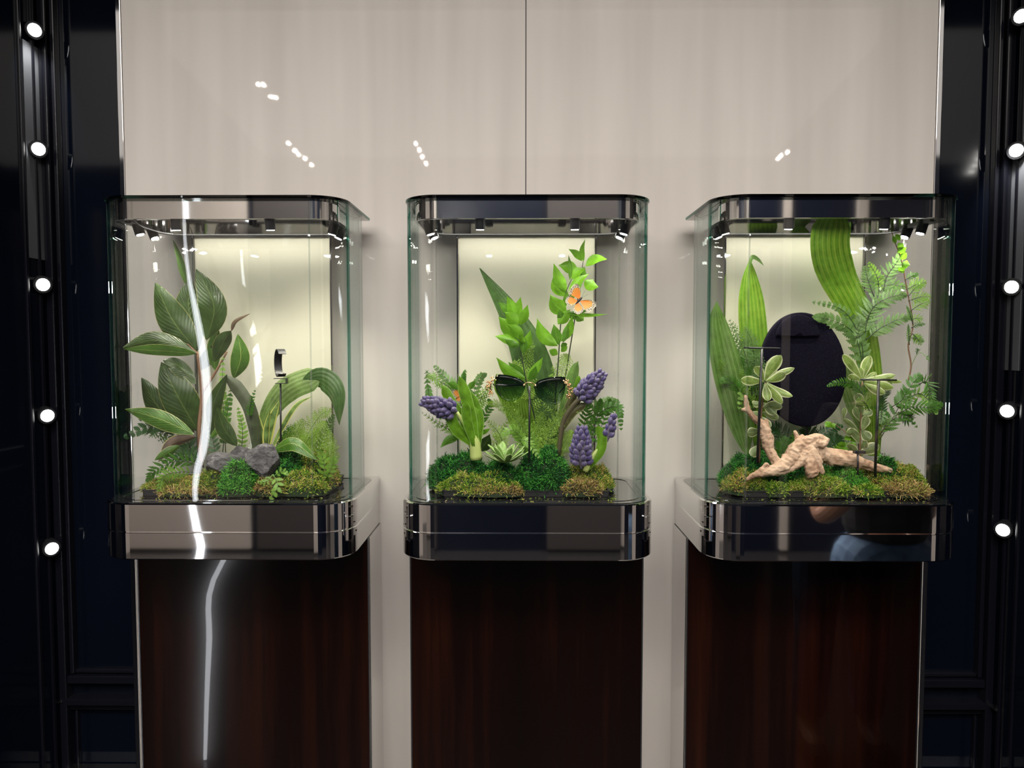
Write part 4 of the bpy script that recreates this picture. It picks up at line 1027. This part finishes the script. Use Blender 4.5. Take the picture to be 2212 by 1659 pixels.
tube('bridge', [P(1133, 829, 60), P(1140, 826, 57), P(1148, 827, 57), P(1156, 831, 60)], .0011, M['gold'], sg, 8)
for x, y in ((1132, 832), (1157, 833)): tube('nose_screw', [P(x, y, 62), P(x, y, 55)], .0022, M['gold'], sg, 10)
tube('brow_bar', [P(1071, 832, 70), P(1100, 832, 66), P(1131, 830, 66)], .0022, M['black'], sg, 8)
for x0, y0, sg_ in ((1062, 822, -1), (1226, 828, 1)):          # filigree hinges of small beads and leaves
    V = []; F = []
    for i in range(46):
        q = i / 46; px_ = x0 + sg_ * (6 * math.sin(q * 3.1)) + rng.uniform(-7, 7) * (1 - .3 * q) - sg_ * 8 * max(0, .35 - q) * 2.4; py_ = y0 - 8 + q * 40 + rng.uniform(-3, 3)
        bm = bmesh.new(); bmesh.ops.create_icosphere(bm, subdivisions=1, radius=.0017 * rng.uniform(.7, 1.5)); c = P(px_, py_, 60 + rng.uniform(-5, 5)); b0 = len(V)
        V += [v.co + c for v in bm.verts]; F += [tuple(b0 + v.index for v in f.verts) for f in bm.faces]; bm.free()
    adopt(tag(raw('hinge_ornament', V, F, M['gold'], smooth=True), None, None, None, 'stuff'), sg)
    tube('hinge', [P(x0 + sg_ * -6, y0 - 4, 62), P(x0, y0, 60), P(x0 + sg_ * 3, y0 + 14, 60), P(x0 + sg_ * 2, y0 + 30, 62)], .0016, M['gold'], sg, 6)
for x0, xe in ((1066, 1082), (1224, 1206)):
    tube('temple', [P(x0, 830, 62), P(x0 + (4 if xe > x0 else -4), 834, 120), P(xe, 852, 190)], .0013, M['black'], sg, 6)
tube('stand_post', [P(1143, 1000, 66), P(1144, 834, 64)], .0019, M['black'], sg, 8)

# ================= driftwood case =================
def big(label, parts, base, name='broad_leaf_plant'):
    t = thing(name, label, 'plant', None, tuple(P(*base)))
    for a in parts: leaf(t, a[0], a[1], M[a[2]], a[3], a[4], a[5], n=26, wave=a[6] if len(a) > 6 else 0)
    return t
big('tallest broad striped leaf curving up to the canopy above the velvet oval', [([(1888, 985, 190), (1886, 850, 190), (1858, 700, 190), (1806, 590, 190), (1792, 520, 185), (1806, 452, 175)], 78, 'aspidistra_bright', 'wide', [0, 5], .15)], (1888, 990, 190), 'broad_leaf')
big('bright pointed leaf with hooked tip above the long tee stand', [([(1636, 985, 200), (1634, 820, 200), (1624, 680, 200), (1620, 610, 195), (1620, 560, 190)], 58, 'aspidistra_bright', 'lance', [10, 0], .15), ([(1618, 580, 192), (1624, 556, 188), (1637, 560, 182), (1650, 574, 178)], 9, 'aspidistra_mid', 'lance', 10, .2)], (1636, 990, 200), 'broad_leaf')
big('large dull green leaf pressed near the glass side behind the fern', [([(1614, 985, 150), (1598, 900, 140), (1572, 790, 120), (1552, 700, 100), (1548, 651, 95)], 66, 'aspidistra_mid', 'lance', [0, -25], .3),
     ([(1616, 985, 160), (1580, 860, 150), (1560, 760, 130)], 40, 'aspidistra_dark', 'lance', 20, .2)], (1614, 990, 150), 'broad_leaf')
big('dark broad leaf behind the upper right of velvet oval', [([(1885, 960, 210), (1884, 860, 210), (1882, 760, 205), (1868, 715, 200)], 34, 'aspidistra_mid', 'lance', 0, .2), ([(1880, 960, 215), (1850, 880, 220), (1822, 800, 220), (1800, 740, 220)], 40, 'aspidistra_pale', 'lance', 10, .2)], (1885, 990, 210), 'broad_leaf')

fern('tall grey-green fern spreading sprays above the short tee stand', (1870, 1000, 170), [
    ([(1870, 900, 170), (1862, 780, 165), (1840, 715, 160), (1790, 690, 150), (1757, 684, 145)], 66, 'fern_grey', 12, 'tooth'),
    ([(1866, 800, 165), (1858, 730, 160), (1820, 670, 150), (1754, 652, 140)], 40, 'fern_grey', 12, 'tooth'),
    ([(1868, 700, 165), (1890, 660, 160), (1930, 640, 150), (1958, 638, 145)], 60, 'fern_grey', 12, 'tooth'),
    ([(1868, 730, 165), (1875, 690, 165), (1910, 620, 160), (1960, 620, 150)], 76, 'fern_grey', 13, 'tooth'),
    ([(1870, 735, 160), (1900, 710, 155), (1940, 690, 150), (1966, 688, 145)], 56, 'fern_grey', 14, 'tooth'),
    ([(1905, 650, 160), (1915, 600, 160), (1935, 570, 155), (1950, 545, 150)], 56, 'fern_grey', 9, 'tooth'),
    ([(1900, 640, 165), (1895, 600, 165), (1876, 566, 160)], 40, 'fern_light', 8, 'tooth'),
    ([(1888, 640, 165), (1875, 605, 165), (1868, 575, 165)], 50, 'fern_grey', 8, 'tooth'),
    ([(1850, 720, 160), (1855, 700, 155), (1862, 690, 152)], 40, 'fern_grey', 6, 'tooth'),
    ([(1865, 720, 150), (1850, 730, 145), (1862, 700, 140)], 36, 'fern_grey', 6, 'tooth')])
# vine
vi = thing('climbing_vine', 'thin brown vine with small leaves climbing at the dark glass corner', 'plant', None, tuple(P(1960, 820, 130)))
tube('stem', [P(1960, 830, 130), P(1968, 790, 130), P(1962, 745, 130), P(1972, 700, 130), P(1958, 620, 130), P(1948, 565, 130), P(1934, 525, 128), P(1926, 500, 125)], [.0016, .0013, .0008], M['stem_brown'], vi, 6)
tube('stem', [P(1968, 792, 130), P(1978, 770, 125), P(1990, 762, 122), P(2008, 778, 100)], .0006, M['stem_green'], vi, 5)
for x, y, tx, ty, w_ in ((1935, 527, 1928, 508, 9), (1938, 534, 1952, 526, 16), (1938, 545, 1958, 534, 18), (1945, 560, 1958, 545, 14), (1948, 568, 1966, 572, 18), (1952, 590, 1940, 578, 12), (1944, 520, 1934, 505, 10)):
    rl(vi, (x, y), (tx, ty), w_, R1, 128, rng.uniform(-20, 20), .05)
for x, y, tx, ty, w_, n_ in ((1955, 605, 1984, 592, 26, 6), (1958, 625, 2000, 610, 50, 9), (1962, 650, 2010, 640, 44, 9), (1966, 672, 2008, 650, 50, 9), (1968, 690, 1992, 690, 34, 6), (1962, 640, 1990, 612, 40, 7),
                           (1972, 700, 1958, 660, 14, 8), (1970, 720, 1990, 745, 34, 7), (1968, 730, 1996, 738, 26, 7), (1964, 745, 1962, 700, 14, 8), (1968, 708, 1998, 700, 20, 6), (1980, 765, 1984, 755, 16, 4), (2000, 770, 2007, 780, 14, 3)):
    frond(vi, [(x, y, 128), ((x + tx) / 2, (y + ty) / 2 - 3, 126), (tx, ty, 122)], w_, 'fern_light' if w_ > 30 else 'fern', n_, 'simple', 'leaf_spray')
fern('glossy dark fern bunch with toothed leaves beside the short tee stand', (1895, 990, 120), [
    ([(1900, 950, 125), (1930, 900, 120), (1970, 830, 110), (1990, 812, 105)], 66, 'fern', 10, 'tooth'),
    ([(1930, 900, 120), (1970, 880, 95), (2010, 880, 70), (2036, 872, 52)], 56, 'fern', 11, 'tooth'),
    ([(1950, 870, 118), (1985, 850, 110), (2010, 870, 76), (2024, 895, 62)], 44, 'fern_light', 9, 'tooth'),
    ([(1985, 830, 112), (2002, 825, 86), (2010, 850, 76), (2020, 880, 66)], 50, 'fern', 10, 'simple'),
    ([(1905, 935, 120), (1930, 905, 116), (1960, 903, 110), (1982, 924, 104)], 26, 'fern', 7, 'tooth'),
    ([(1900, 940, 118), (1912, 920, 114), (1918, 905, 112)], 34, 'fern', 4, 'tooth'),
    ([(1862, 850, 115), (1840, 830, 106), (1812, 826, 96), (1786, 834, 90)], 34, 'fern', 11, 'simple'),
    ([(1870, 880, 115), (1862, 850, 108), (1840, 828, 100)], 46, 'fern', 8, 'tooth'),
    ([(1880, 890, 115), (1868, 870, 108), (1852, 862, 100)], 46, 'fern_light', 7, 'tooth'),
    ([(1900, 920, 118), (1905, 880, 112), (1903, 850, 108)], 40, 'fern_dark', 8, 'tooth'),
    ([(1900, 880, 118), (1910, 850, 112), (1925, 828, 108)], 36, 'fern_dark', 8, 'tooth'),
    ([(1905, 880, 112), (1904, 900, 106), (1902, 915, 102)], 30, 'fern_grey', 6, 'tooth'),
    ([(1925, 880, 118), (1950, 862, 112), (1960, 840, 108)], 60, 'fern', 8, 'tooth'),
    ([(1940, 890, 118), (1960, 905, 112), (1968, 895, 108)], 44, 'fern_dark', 7, 'tooth')])
fern('silvery fern sprays behind the long tee stand by the glass side', (1625, 985, 150), [
    ([(1630, 900, 150), (1618, 800, 145), (1600, 740, 140), (1575, 690, 135)], 74, 'fern_grey', 13, 'double'),
    ([(1632, 900, 150), (1630, 800, 145), (1625, 740, 140), (1608, 705, 138)], 66, 'fern_grey', 12, 'double'),
    ([(1628, 900, 145), (1600, 830, 135), (1570, 800, 125), (1552, 778, 115)], 60, 'fern_light', 12, 'double'),
    ([(1628, 910, 140), (1600, 850, 130), (1575, 822, 120), (1552, 826, 110)], 44, 'fern', 11, 'tooth'),
    ([(1632, 920, 140), (1622, 870, 130), (1604, 850, 120), (1596, 885, 115)], 36, 'fern_light', 8, 'tooth'),
    ([(1634, 860, 150), (1640, 800, 145), (1636, 750, 140)], 60, 'fern_grey', 10, 'double'),
    ([(1630, 870, 150), (1600, 790, 145), (1566, 745, 140)], 60, 'fern', 11, 'double')])
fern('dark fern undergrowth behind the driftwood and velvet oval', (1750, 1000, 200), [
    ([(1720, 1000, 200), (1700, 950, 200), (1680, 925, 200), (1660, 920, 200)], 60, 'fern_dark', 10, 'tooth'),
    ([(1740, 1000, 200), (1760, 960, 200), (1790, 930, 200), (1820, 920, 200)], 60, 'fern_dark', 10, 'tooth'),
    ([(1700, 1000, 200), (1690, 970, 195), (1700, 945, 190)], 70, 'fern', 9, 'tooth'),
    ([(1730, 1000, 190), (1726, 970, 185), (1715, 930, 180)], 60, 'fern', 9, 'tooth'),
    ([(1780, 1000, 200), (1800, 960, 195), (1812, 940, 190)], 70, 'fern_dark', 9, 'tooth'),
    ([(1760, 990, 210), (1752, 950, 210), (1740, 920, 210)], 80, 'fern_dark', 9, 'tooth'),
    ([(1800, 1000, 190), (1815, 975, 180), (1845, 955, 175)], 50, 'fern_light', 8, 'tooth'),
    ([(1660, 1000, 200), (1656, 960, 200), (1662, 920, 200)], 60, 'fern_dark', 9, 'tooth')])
fv = M['variegated']; fd = M['variegated_dull']
def rosette(label, stem, leaves, dull):
    t = thing('variegated_sprig', label, 'plant', None, tuple(P(*stem[0])))
    tube('stem', [P(*p) for p in stem], [.0022, .0018, .0014], M['stem_brown'], t, 8)
    for (bx_, by_), (tx, ty), w_, d_ in leaves: rl(t, (bx_, by_), (tx, ty), w_, fv, d_, rng.uniform(-20, 20), rng.uniform(-.06, .06), 'obov', .35)
    for (bx_, by_), (tx, ty), w_, d_ in dull: rl(t, (bx_, by_), (tx, ty), w_, fd, d_, rng.uniform(-30, 30), rng.uniform(-.1, .1), 'obov', .35)
    return t
rosette('cream-edged leaf rosette overlapping the dark velvet oval', [(1640, 1000, 110), (1644, 900, 100), (1653, 826, 88)],
    [((1652, 822), (1688, 768), 28, (88, 78)), ((1656, 822), (1676, 788), 20, (90, 84)), ((1655, 822), (1716, 795), 16, (86, 74)), ((1655, 824), (1698, 806), 22, (84, 70)), ((1650, 823), (1601, 820), 22, (86, 76)),
     ((1650, 822), (1630, 792), 20, (94, 96)), ((1656, 826), (1712, 856), 17, (84, 70)), ((1655, 828), (1690, 872), 20, (82, 68)), ((1653, 828), (1660, 866), 20, (82, 70)), ((1648, 822), (1640, 790), 14, (96, 100)), ((1652, 822), (1663, 776), 14, (94, 96))],
    [((1646, 880), (1690, 880), 22, 104), ((1646, 890), (1682, 905), 20, 108), ((1645, 890), (1622, 900), 22, 110), ((1644, 900), (1664, 925), 20, 112), ((1643, 930), (1615, 935), 22, 116), ((1642, 950), (1668, 960), 18, 118), ((1646, 870), (1676, 896), 22, 106), ((1645, 870), (1626, 872), 18, 106), ((1640, 960), (1622, 985), 22, 118)])
rosette('cream-edged leaf rosette behind the short tee stand', [(1856, 1000, 130), (1860, 900, 122), (1863, 824, 112)],
    [((1862, 820), (1821, 766), 20, (108, 100)), ((1864, 820), (1880, 768), 22, (112, 112)), ((1866, 820), (1893, 804), 14, (112, 108)), ((1866, 820), (1934, 810), 18, (108, 98)), ((1862, 822), (1832, 812), 16, (106, 96)),
     ((1862, 818), (1858, 794), 14, (112, 110)), ((1868, 824), (1930, 838), 22, (104, 92)), ((1866, 828), (1912, 850), 20, (102, 92)), ((1866, 820), (1948, 826), 14, (112, 106))],
    [((1860, 900), (1852, 872), 20, 122), ((1858, 910), (1846, 880), 18, 124), ((1862, 895), (1884, 886), 18, 118), ((1862, 930), (1872, 898), 20, 114), ((1858, 940), (1828, 935), 20, 124), ((1860, 930), (1880, 950), 24, 122), ((1856, 980), (1900, 962), 26, 124), ((1858, 960), (1838, 925), 18, 126), ((1856, 985), (1832, 960), 18, 128), ((1864, 880), (1850, 850), 20, 116), ((1856, 990), (1868, 950), 18, 128), ((1854, 930), (1822, 905), 14, 130), ((1822, 905), (1826, 880), 12, 132)])
t = thing('creeping_sprig', 'low sprig of small bright leaves behind the black stub', 'plant', None, tuple(P(1830, 1000, 150)))
tube('stem', [P(1830, 1000, 150), P(1838, 950, 140), P(1815, 925, 140), P(1796, 912, 140)], .0008, M['stem_brown'], t, 5)
tube('stem', [P(1810, 1000, 140), P(1825, 965, 135), P(1842, 940, 130)], .0008, M['stem_green'], t, 5)
for x, y, tx, ty, w_ in ((1840, 940, 1828, 926, 14), (1842, 940, 1856, 930, 14), (1842, 942, 1850, 955, 14), (1840, 942, 1824, 950, 14), (1796, 912, 1782, 922, 14), (1796, 914, 1804, 924, 12), (1826, 965, 1808, 958, 14), (1828, 962, 1820, 980, 14), (1812, 985, 1794, 975, 14), (1815, 980, 1806, 962, 12), (1838, 955, 1850, 970, 14), (1790, 985, 1780, 968, 12), (1742, 952, 1736, 944, 10), (1838, 975, 1856, 985, 14)):
    rl(t, (x, y), (tx, ty), w_, R1, 135, rng.uniform(-30, 30), .05)

# velvet necklace form
m = mat('midnight_velvet', (.006, .005, .010), .9, 0, .08, sheen=.03); t = NT(m); M['velvet'] = m
m.node_tree.nodes['Principled BSDF'].inputs['Sheen Roughness'].default_value = .5; m.node_tree.nodes['Principled BSDF'].inputs['Sheen Tint'].default_value = (.35, .3, .5, 1)
n_ = t.noise(t.coord(), 600, 2); t.link(t.ramp(n_, [(.35, (.0015, .001, .004)), (.62, (.003, .0022, .007)), (.75, (.022, .018, .032))]), t.b.inputs['Base Color'])
ve = thing('necklace_form', 'large oval midnight velvet display pad behind the driftwood', 'display stand', None, tuple(P(1737, 925, 165)))
def oval(name, cx_, cy, rx, ry, d, th, rot, m_, par, half=False, flat=.0):
    c = P(cx_, cy, d); sc2 = (1600 + d) / 1600; rx *= S * sc2; ry *= S * sc2; a0 = math.radians(rot); V = []; F = []; N = 56
    prof_ = [(1, th), (1, .0025), (.985, .0008), (.96, 0), (.6, -.0004), (.2, -.0006)]
    for k, y in prof_:
        for i in range(N):
            a = 2 * PI * i / N; x = rx * math.cos(a); z = ry * math.sin(a)
            if half: z = max(z, 0)
            x, z = (x * math.cos(a0) - z * math.sin(a0)) * k, (x * math.sin(a0) + z * math.cos(a0)) * k
            V.append(c + Vector((x, y + flat * z, z)))
    for q in range(len(prof_) - 1):
        for i in range(N): j = (i + 1) % N; F.append((q * N + i, q * N + j, (q + 1) * N + j, (q + 1) * N + i))
    F.append(tuple(range((len(prof_) - 1) * N, len(prof_) * N))); F.append(tuple(range(N - 1, -1, -1)))
    o = raw(name, V, F, m_, smooth=True); adopt(o, par); return o
oval('pad', 1737, 799, 91, 124, 160, .014, 8, M['velvet'], ve)
oval('collar', 1725, 726, 46, 46, 152, .006, 0, M['velvet'], ve, True)
tube('support', [P(1740, 850, 176), P(1745, 1000, 200)], .003, M['black'], ve, 8)
def tee(label, bx0, bx1, by, px_, py_, d, th=.0016):
    t = thing('tee_stand', label, 'display stand', None, tuple(P(px_, py_, d)))
    tube('post', [P(px_, py_, d), P((bx0 + bx1) / 2, by + 2, d)], .0026, M['black'], t, 10)
    a, b = P(bx0, by, d), P(bx1, by + (2 if bx0 < 1700 else 1), d)
    tube('crossbar', [a, b], .0018, M['black'], t, 8)
tee('long black tee stand in front of the velvet oval', 1607, 1685, 751, 1636, 1000, 84)
tee('short black tee stand beside the driftwood end', 1859, 1937, 820, 1890, 1030, 62)
t = thing('stub_stand', 'short black stub stand with small flat top behind driftwood', 'display stand', None, tuple(P(1853, 1022, 62)))
tube('post', [P(1853, 1026, 66), P(1853, 980, 66)], .0021, M['black'], t, 8)
c = P(1856, 976, 70); box('top_plate', (c.x - .010, c.y - .006, c.z - .0035), (c.x + .010, c.y + .006, c.z + .0025), M['black'], t, bevel=.001)

# driftwood
m = mat('driftwood', (.55, .38, .26), .8); t = NT(m); M['drift'] = m
co = t.coord(); n1 = t.noise(co, 60, 4, .6, (1, 1, 1)); n2 = t.noise(co, 18, 2); n3 = t.noise(co, 160, 3, .6, (.35, 1, 1.6))
t.link(t.ramp(t.math('MULTIPLY_ADD', n1, .45, t.math('MULTIPLY', n2, .55)), [(.34, (.12, .06, .035)), (.43, (.36, .22, .14)), (.58, (.52, .36, .25)), (.75, (.60, .45, .33))]), t.b.inputs['Base Color'])
t.bump(t.math('ADD', n1, n3), .7, .0016)
def driftwood():
    segs = [
        ([(1612, 1037, 58), (1630, 1026, 60), (1652, 1020, 64), (1690, 1010, 72), (1708, 990, 80), (1722, 968, 86), (1745, 955, 90), (1772, 948, 92)], [3.5, 7, 11, 16, 19, 17, 15, 13]),
        ([(1610, 853, 108), (1614, 880, 106), (1628, 902, 102), (1648, 920, 98), (1656, 945, 94), (1662, 972, 90), (1680, 1003, 82)], [4, 6.5, 7, 10, 15, 11.5, 11]),
        ([(1601, 884, 106), (1612, 886, 106)], [3, 5.5]), ([(1655, 905, 98), (1656, 930, 96)], [4.5, 8]), ([(1664, 926, 94), (1656, 945, 95)], [3.5, 8]),
        ([(1745, 955, 90), (1762, 972, 94), (1800, 990, 100), (1845, 996, 106), (1885, 1008, 112), (1950, 1022, 120)], [14, 17, 17, 14, 11, 5]),
        ([(1765, 975, 104), (1810, 979, 110), (1838, 984, 112), (1856, 994, 112)], [11, 10, 11, 8]),
        ([(1716, 930, 96), (1722, 945, 94), (1726, 964, 90)], [4, 6, 9]), ([(1736, 940, 94), (1724, 952, 92)], [5, 6]),
        ([(1752, 965, 80), (1748, 990, 72), (1754, 1020, 64), (1758, 1030, 62)], [10, 13, 14.5, 11]),
        ([(1748, 962, 78), (1760, 985, 66), (1772, 1010, 62), (1778, 1024, 62)], [6, 7, 6.5, 5]), ([(1738, 970, 80), (1742, 1000, 72)], [7, 7]),
        ([(1757, 968, 70), (1772, 996, 62), (1768, 1005, 62)], [4.5, 5.5, 4]),
        ([(1640, 1012, 62), (1652, 1022, 60)], [7, 9]), ([(1648, 1010, 62), (1655, 1002, 60), (1662, 1006, 60)], [4, 3.5, 2]),
        ([(1740, 955, 88), (1765, 945, 84), (1784, 950, 82)], [12, 9, 7]), ([(1762, 952, 80), (1778, 960, 76), (1788, 946, 80)], [8, 8, 6]),
        ([(1700, 975, 82), (1740, 968, 80), (1765, 958, 80)], [6, 8, 7]), ([(1704, 1016, 66), (1728, 1000, 68), (1742, 975, 74)], [6, 9, 9]),
    ]
    V = []; F = []
    for i, (pts, r) in enumerate(segs):
        n = 8 * len(pts); c = catmull([P(*p) for p in pts], n)
        rr = list(np.interp(np.linspace(0, 1, n), np.linspace(0, 1, len(r)), r) * S * 1.0)
        rr[0] *= .5; rr[-1] *= .5
        v, f = tube_data(c, rr, 18, .34, i * 7.3); b0 = len(V); V += v; F += [tuple(b0 + k for k in q) for q in f]
    o = raw('driftwood', V, F, M['drift'], smooth=True)
    md = o.modifiers.new('r', 'REMESH'); md.mode = 'VOXEL'; md.voxel_size = .0011; md.use_smooth_shade = True
    sm = o.modifiers.new('s', 'SMOOTH'); sm.factor = .5; sm.iterations = 3
    tag(o, 'pale twisted driftwood branch lying across the moss', 'driftwood')
driftwood()

# ================= the photographer, seen only in the polished steel =================
def skinned(name, verts, edges, radii, m, parent, sub_=2, root=0):
    me = bpy.data.meshes.new(name); me.from_pydata(verts, edges, []); o = bpy.data.objects.new(name, me); C.objects.link(o)
    o.modifiers.new('skin', 'SKIN'); s_ = o.modifiers.new('sub', 'SUBSURF'); s_.levels = s_.render_levels = sub_
    bm = bmesh.new(); bm.from_mesh(me); lay = bm.verts.layers.skin.verify(); bm.verts.ensure_lookup_table()
    for v, r in zip(bm.verts, radii): v[lay].radius = r if isinstance(r, tuple) else (r, r)
    bm.verts[root][lay].use_root = True; bm.to_mesh(me); bm.free(); me.materials.append(m)
    o.parent = parent; return o
M['skin'] = mat('skin', (.55, .30, .21), .5); M['tee'] = mat('black_cotton', (.008, .008, .010), .8); M['hair'] = mat('dark_hair', (.02, .012, .008), .5)
m = mat('blue_denim', (.05, .10, .20), .8); t = NT(m); M['denim'] = m
t.link(t.ramp(t.noise(t.coord(), 14, 3), [(.35, (.03, .06, .12)), (.65, (.10, .17, .28))]), t.b.inputs['Base Color'])
pe = thing('person', 'person in black tee and blue jeans raising a phone, mirrored in steel', 'person', None, (1.19, .33, 0))
# pelvis 0, chest 1-3, neck 4, head 5-6, shoulders, arms, legs
Vb = [(0, 0, .84), (0, -.005, .98), (0, -.01, 1.12), (0, 0, 1.24), (0, .005, 1.32), (0, .01, 1.38),
      (-.16, 0, 1.26), (-.22, .02, 1.10), (-.235, .07, .945), (-.14, .20, 1.16), (-.075, .27, 1.30),
      (.16, 0, 1.26), (.22, .02, 1.10), (.235, .07, .935), (.14, .20, 1.16), (.075, .27, 1.30),
      (-.085, 0, .78), (-.10, .01, .43), (-.11, -.01, .08), (-.115, .10, .035), (.085, 0, .78), (.10, .01, .43), (.11, -.01, .08), (.115, .10, .035)]
Eb = [(0, 1), (1, 2), (2, 3), (3, 4), (4, 5), (3, 6), (6, 7), (7, 8), (8, 9), (9, 10), (3, 11), (11, 12), (12, 13), (13, 14), (14, 15), (0, 16), (16, 17), (17, 18), (18, 19), (0, 20), (20, 21), (21, 22), (22, 23)]
Rb = [.07, .07, .08, .08, .05, .05, .055, .046, .042, .036, .026, .055, .046, .042, .036, .026, .06, .05, .038, .035, .06, .05, .038, .035]
skinned('body', Vb, Eb, Rb, M['skin'], pe)
skinned('tee_shirt', [(0, 0, .83), (0, -.005, .98), (0, -.01, 1.12), (0, 0, 1.24), (0, .004, 1.30), (-.16, 0, 1.26), (-.215, .015, 1.12), (.16, 0, 1.26), (.215, .015, 1.12)],
        [(0, 1), (1, 2), (2, 3), (3, 4), (3, 5), (5, 6), (3, 7), (7, 8)], [.15, .14, .14, .12, .065, .07, .062, .07, .062], M['tee'], pe)
skinned('jeans', [(0, 0, .93), (0, 0, .82), (-.09, 0, .74), (-.10, .01, .43), (-.11, -.01, .10), (.09, 0, .74), (.10, .01, .43), (.11, -.01, .10)],
        [(0, 1), (1, 2), (2, 3), (3, 4), (1, 5), (5, 6), (6, 7)], [.125, .135, .105, .075, .065, .105, .075, .065], M['denim'], pe)
bm = bmesh.new(); bmesh.ops.create_uvsphere(bm, u_segments=24, v_segments=18, radius=1)
for v in bm.verts:
    x, y, z = v.co
    k = 1 - .22 * max(0, -z) ** 1.5; nose = .16 * math.exp(-((x / .14) ** 2 + ((z + .1) / .24) ** 2)) * (y > 0)
    eye = -.07 * (math.exp(-(((abs(x) - .36) / .16) ** 2 + ((z - .05) / .12) ** 2))) * (y > 0); mouth = .04 * math.exp(-((x / .25) ** 2 + ((z + .5) / .07) ** 2)) * (y > 0)
    v.co = Vector((x * .075 * k, (y * (1 + 0) + nose + eye + mouth) * .092, z * .112))
me = bpy.data.meshes.new('head'); bm.to_mesh(me); bm.free(); me.materials.append(M['skin']); me.polygons.foreach_set('use_smooth', [True] * len(me.polygons))
hd = bpy.data.objects.new('head', me); C.objects.link(hd); hd.parent = pe; hd.location = (0, .025, 1.47)
bm = bmesh.new(); bmesh.ops.create_uvsphere(bm, u_segments=24, v_segments=16, radius=1)
for v in bm.verts:
    x, y, z = v.co; f_ = y > .35 and z < .55
    v.co = Vector((x * (.07 if f_ else .083), y * (.07 if f_ else .102), z * .122 if z > -.3 else z * .10))
me = bpy.data.meshes.new('hair'); bm.to_mesh(me); bm.free(); me.materials.append(M['hair']); me.polygons.foreach_set('use_smooth', [True] * len(me.polygons))
hr = bpy.data.objects.new('hair', me); C.objects.link(hr); hr.parent = pe; hr.location = (0, .005, 1.485)
for sx in (-1, 1):      # hands with fingers round the phone's sides
    for q in range(4):
        z_ = 1.345 - q * .018; ln = (.95, 1.05, 1, .8)[q]
        skinned('finger', [(sx * .072, .272, z_ - .01), (sx * .068, .305 * 1, z_), (sx * .045, .318, z_ + .004), (sx * (.045 - .018 * ln), .316, z_ + .004)], [(0, 1), (1, 2), (2, 3)], [.011, .0085, .008, .007], M['skin'], pe, 1)
    skinned('thumb', [(sx * .07, .265, 1.30), (sx * .055, .262, 1.335), (sx * .036, .278, 1.35)], [(0, 1), (1, 2)], [.012, .0095, .008], M['skin'], pe, 1)
    skinned('palm', [(sx * .078, .265, 1.285), (sx * .074, .275, 1.315), (sx * .074, .28, 1.345)], [(0, 1), (1, 2)], [(.02, .02), (.024, .016), (.02, .013)], M['skin'], pe, 1)
    skinned('shoe', [(sx * .112, -.04, .035), (sx * .115, .06, .035), (sx * .12, .15, .028)], [(0, 1), (1, 2)], [(.045, .036), (.048, .036), (.038, .026)], M['tee'], pe, 1)
    for z_ in (.845, .80): tube('jeans_rivet', [Vector((sx * .05, .128, z_ - .04)), Vector((sx * .05, .142, z_ - .04))], .007, M['gold'], None, 10).parent = pe
ph = box('phone', (1.19 - .04, .33 + .290, 1.28), (1.19 + .04, .33 + .299, 1.43), M['black_mirror'], bevel=.003); tag(ph, 'black phone held up in both hands by the mirrored person', 'phone')
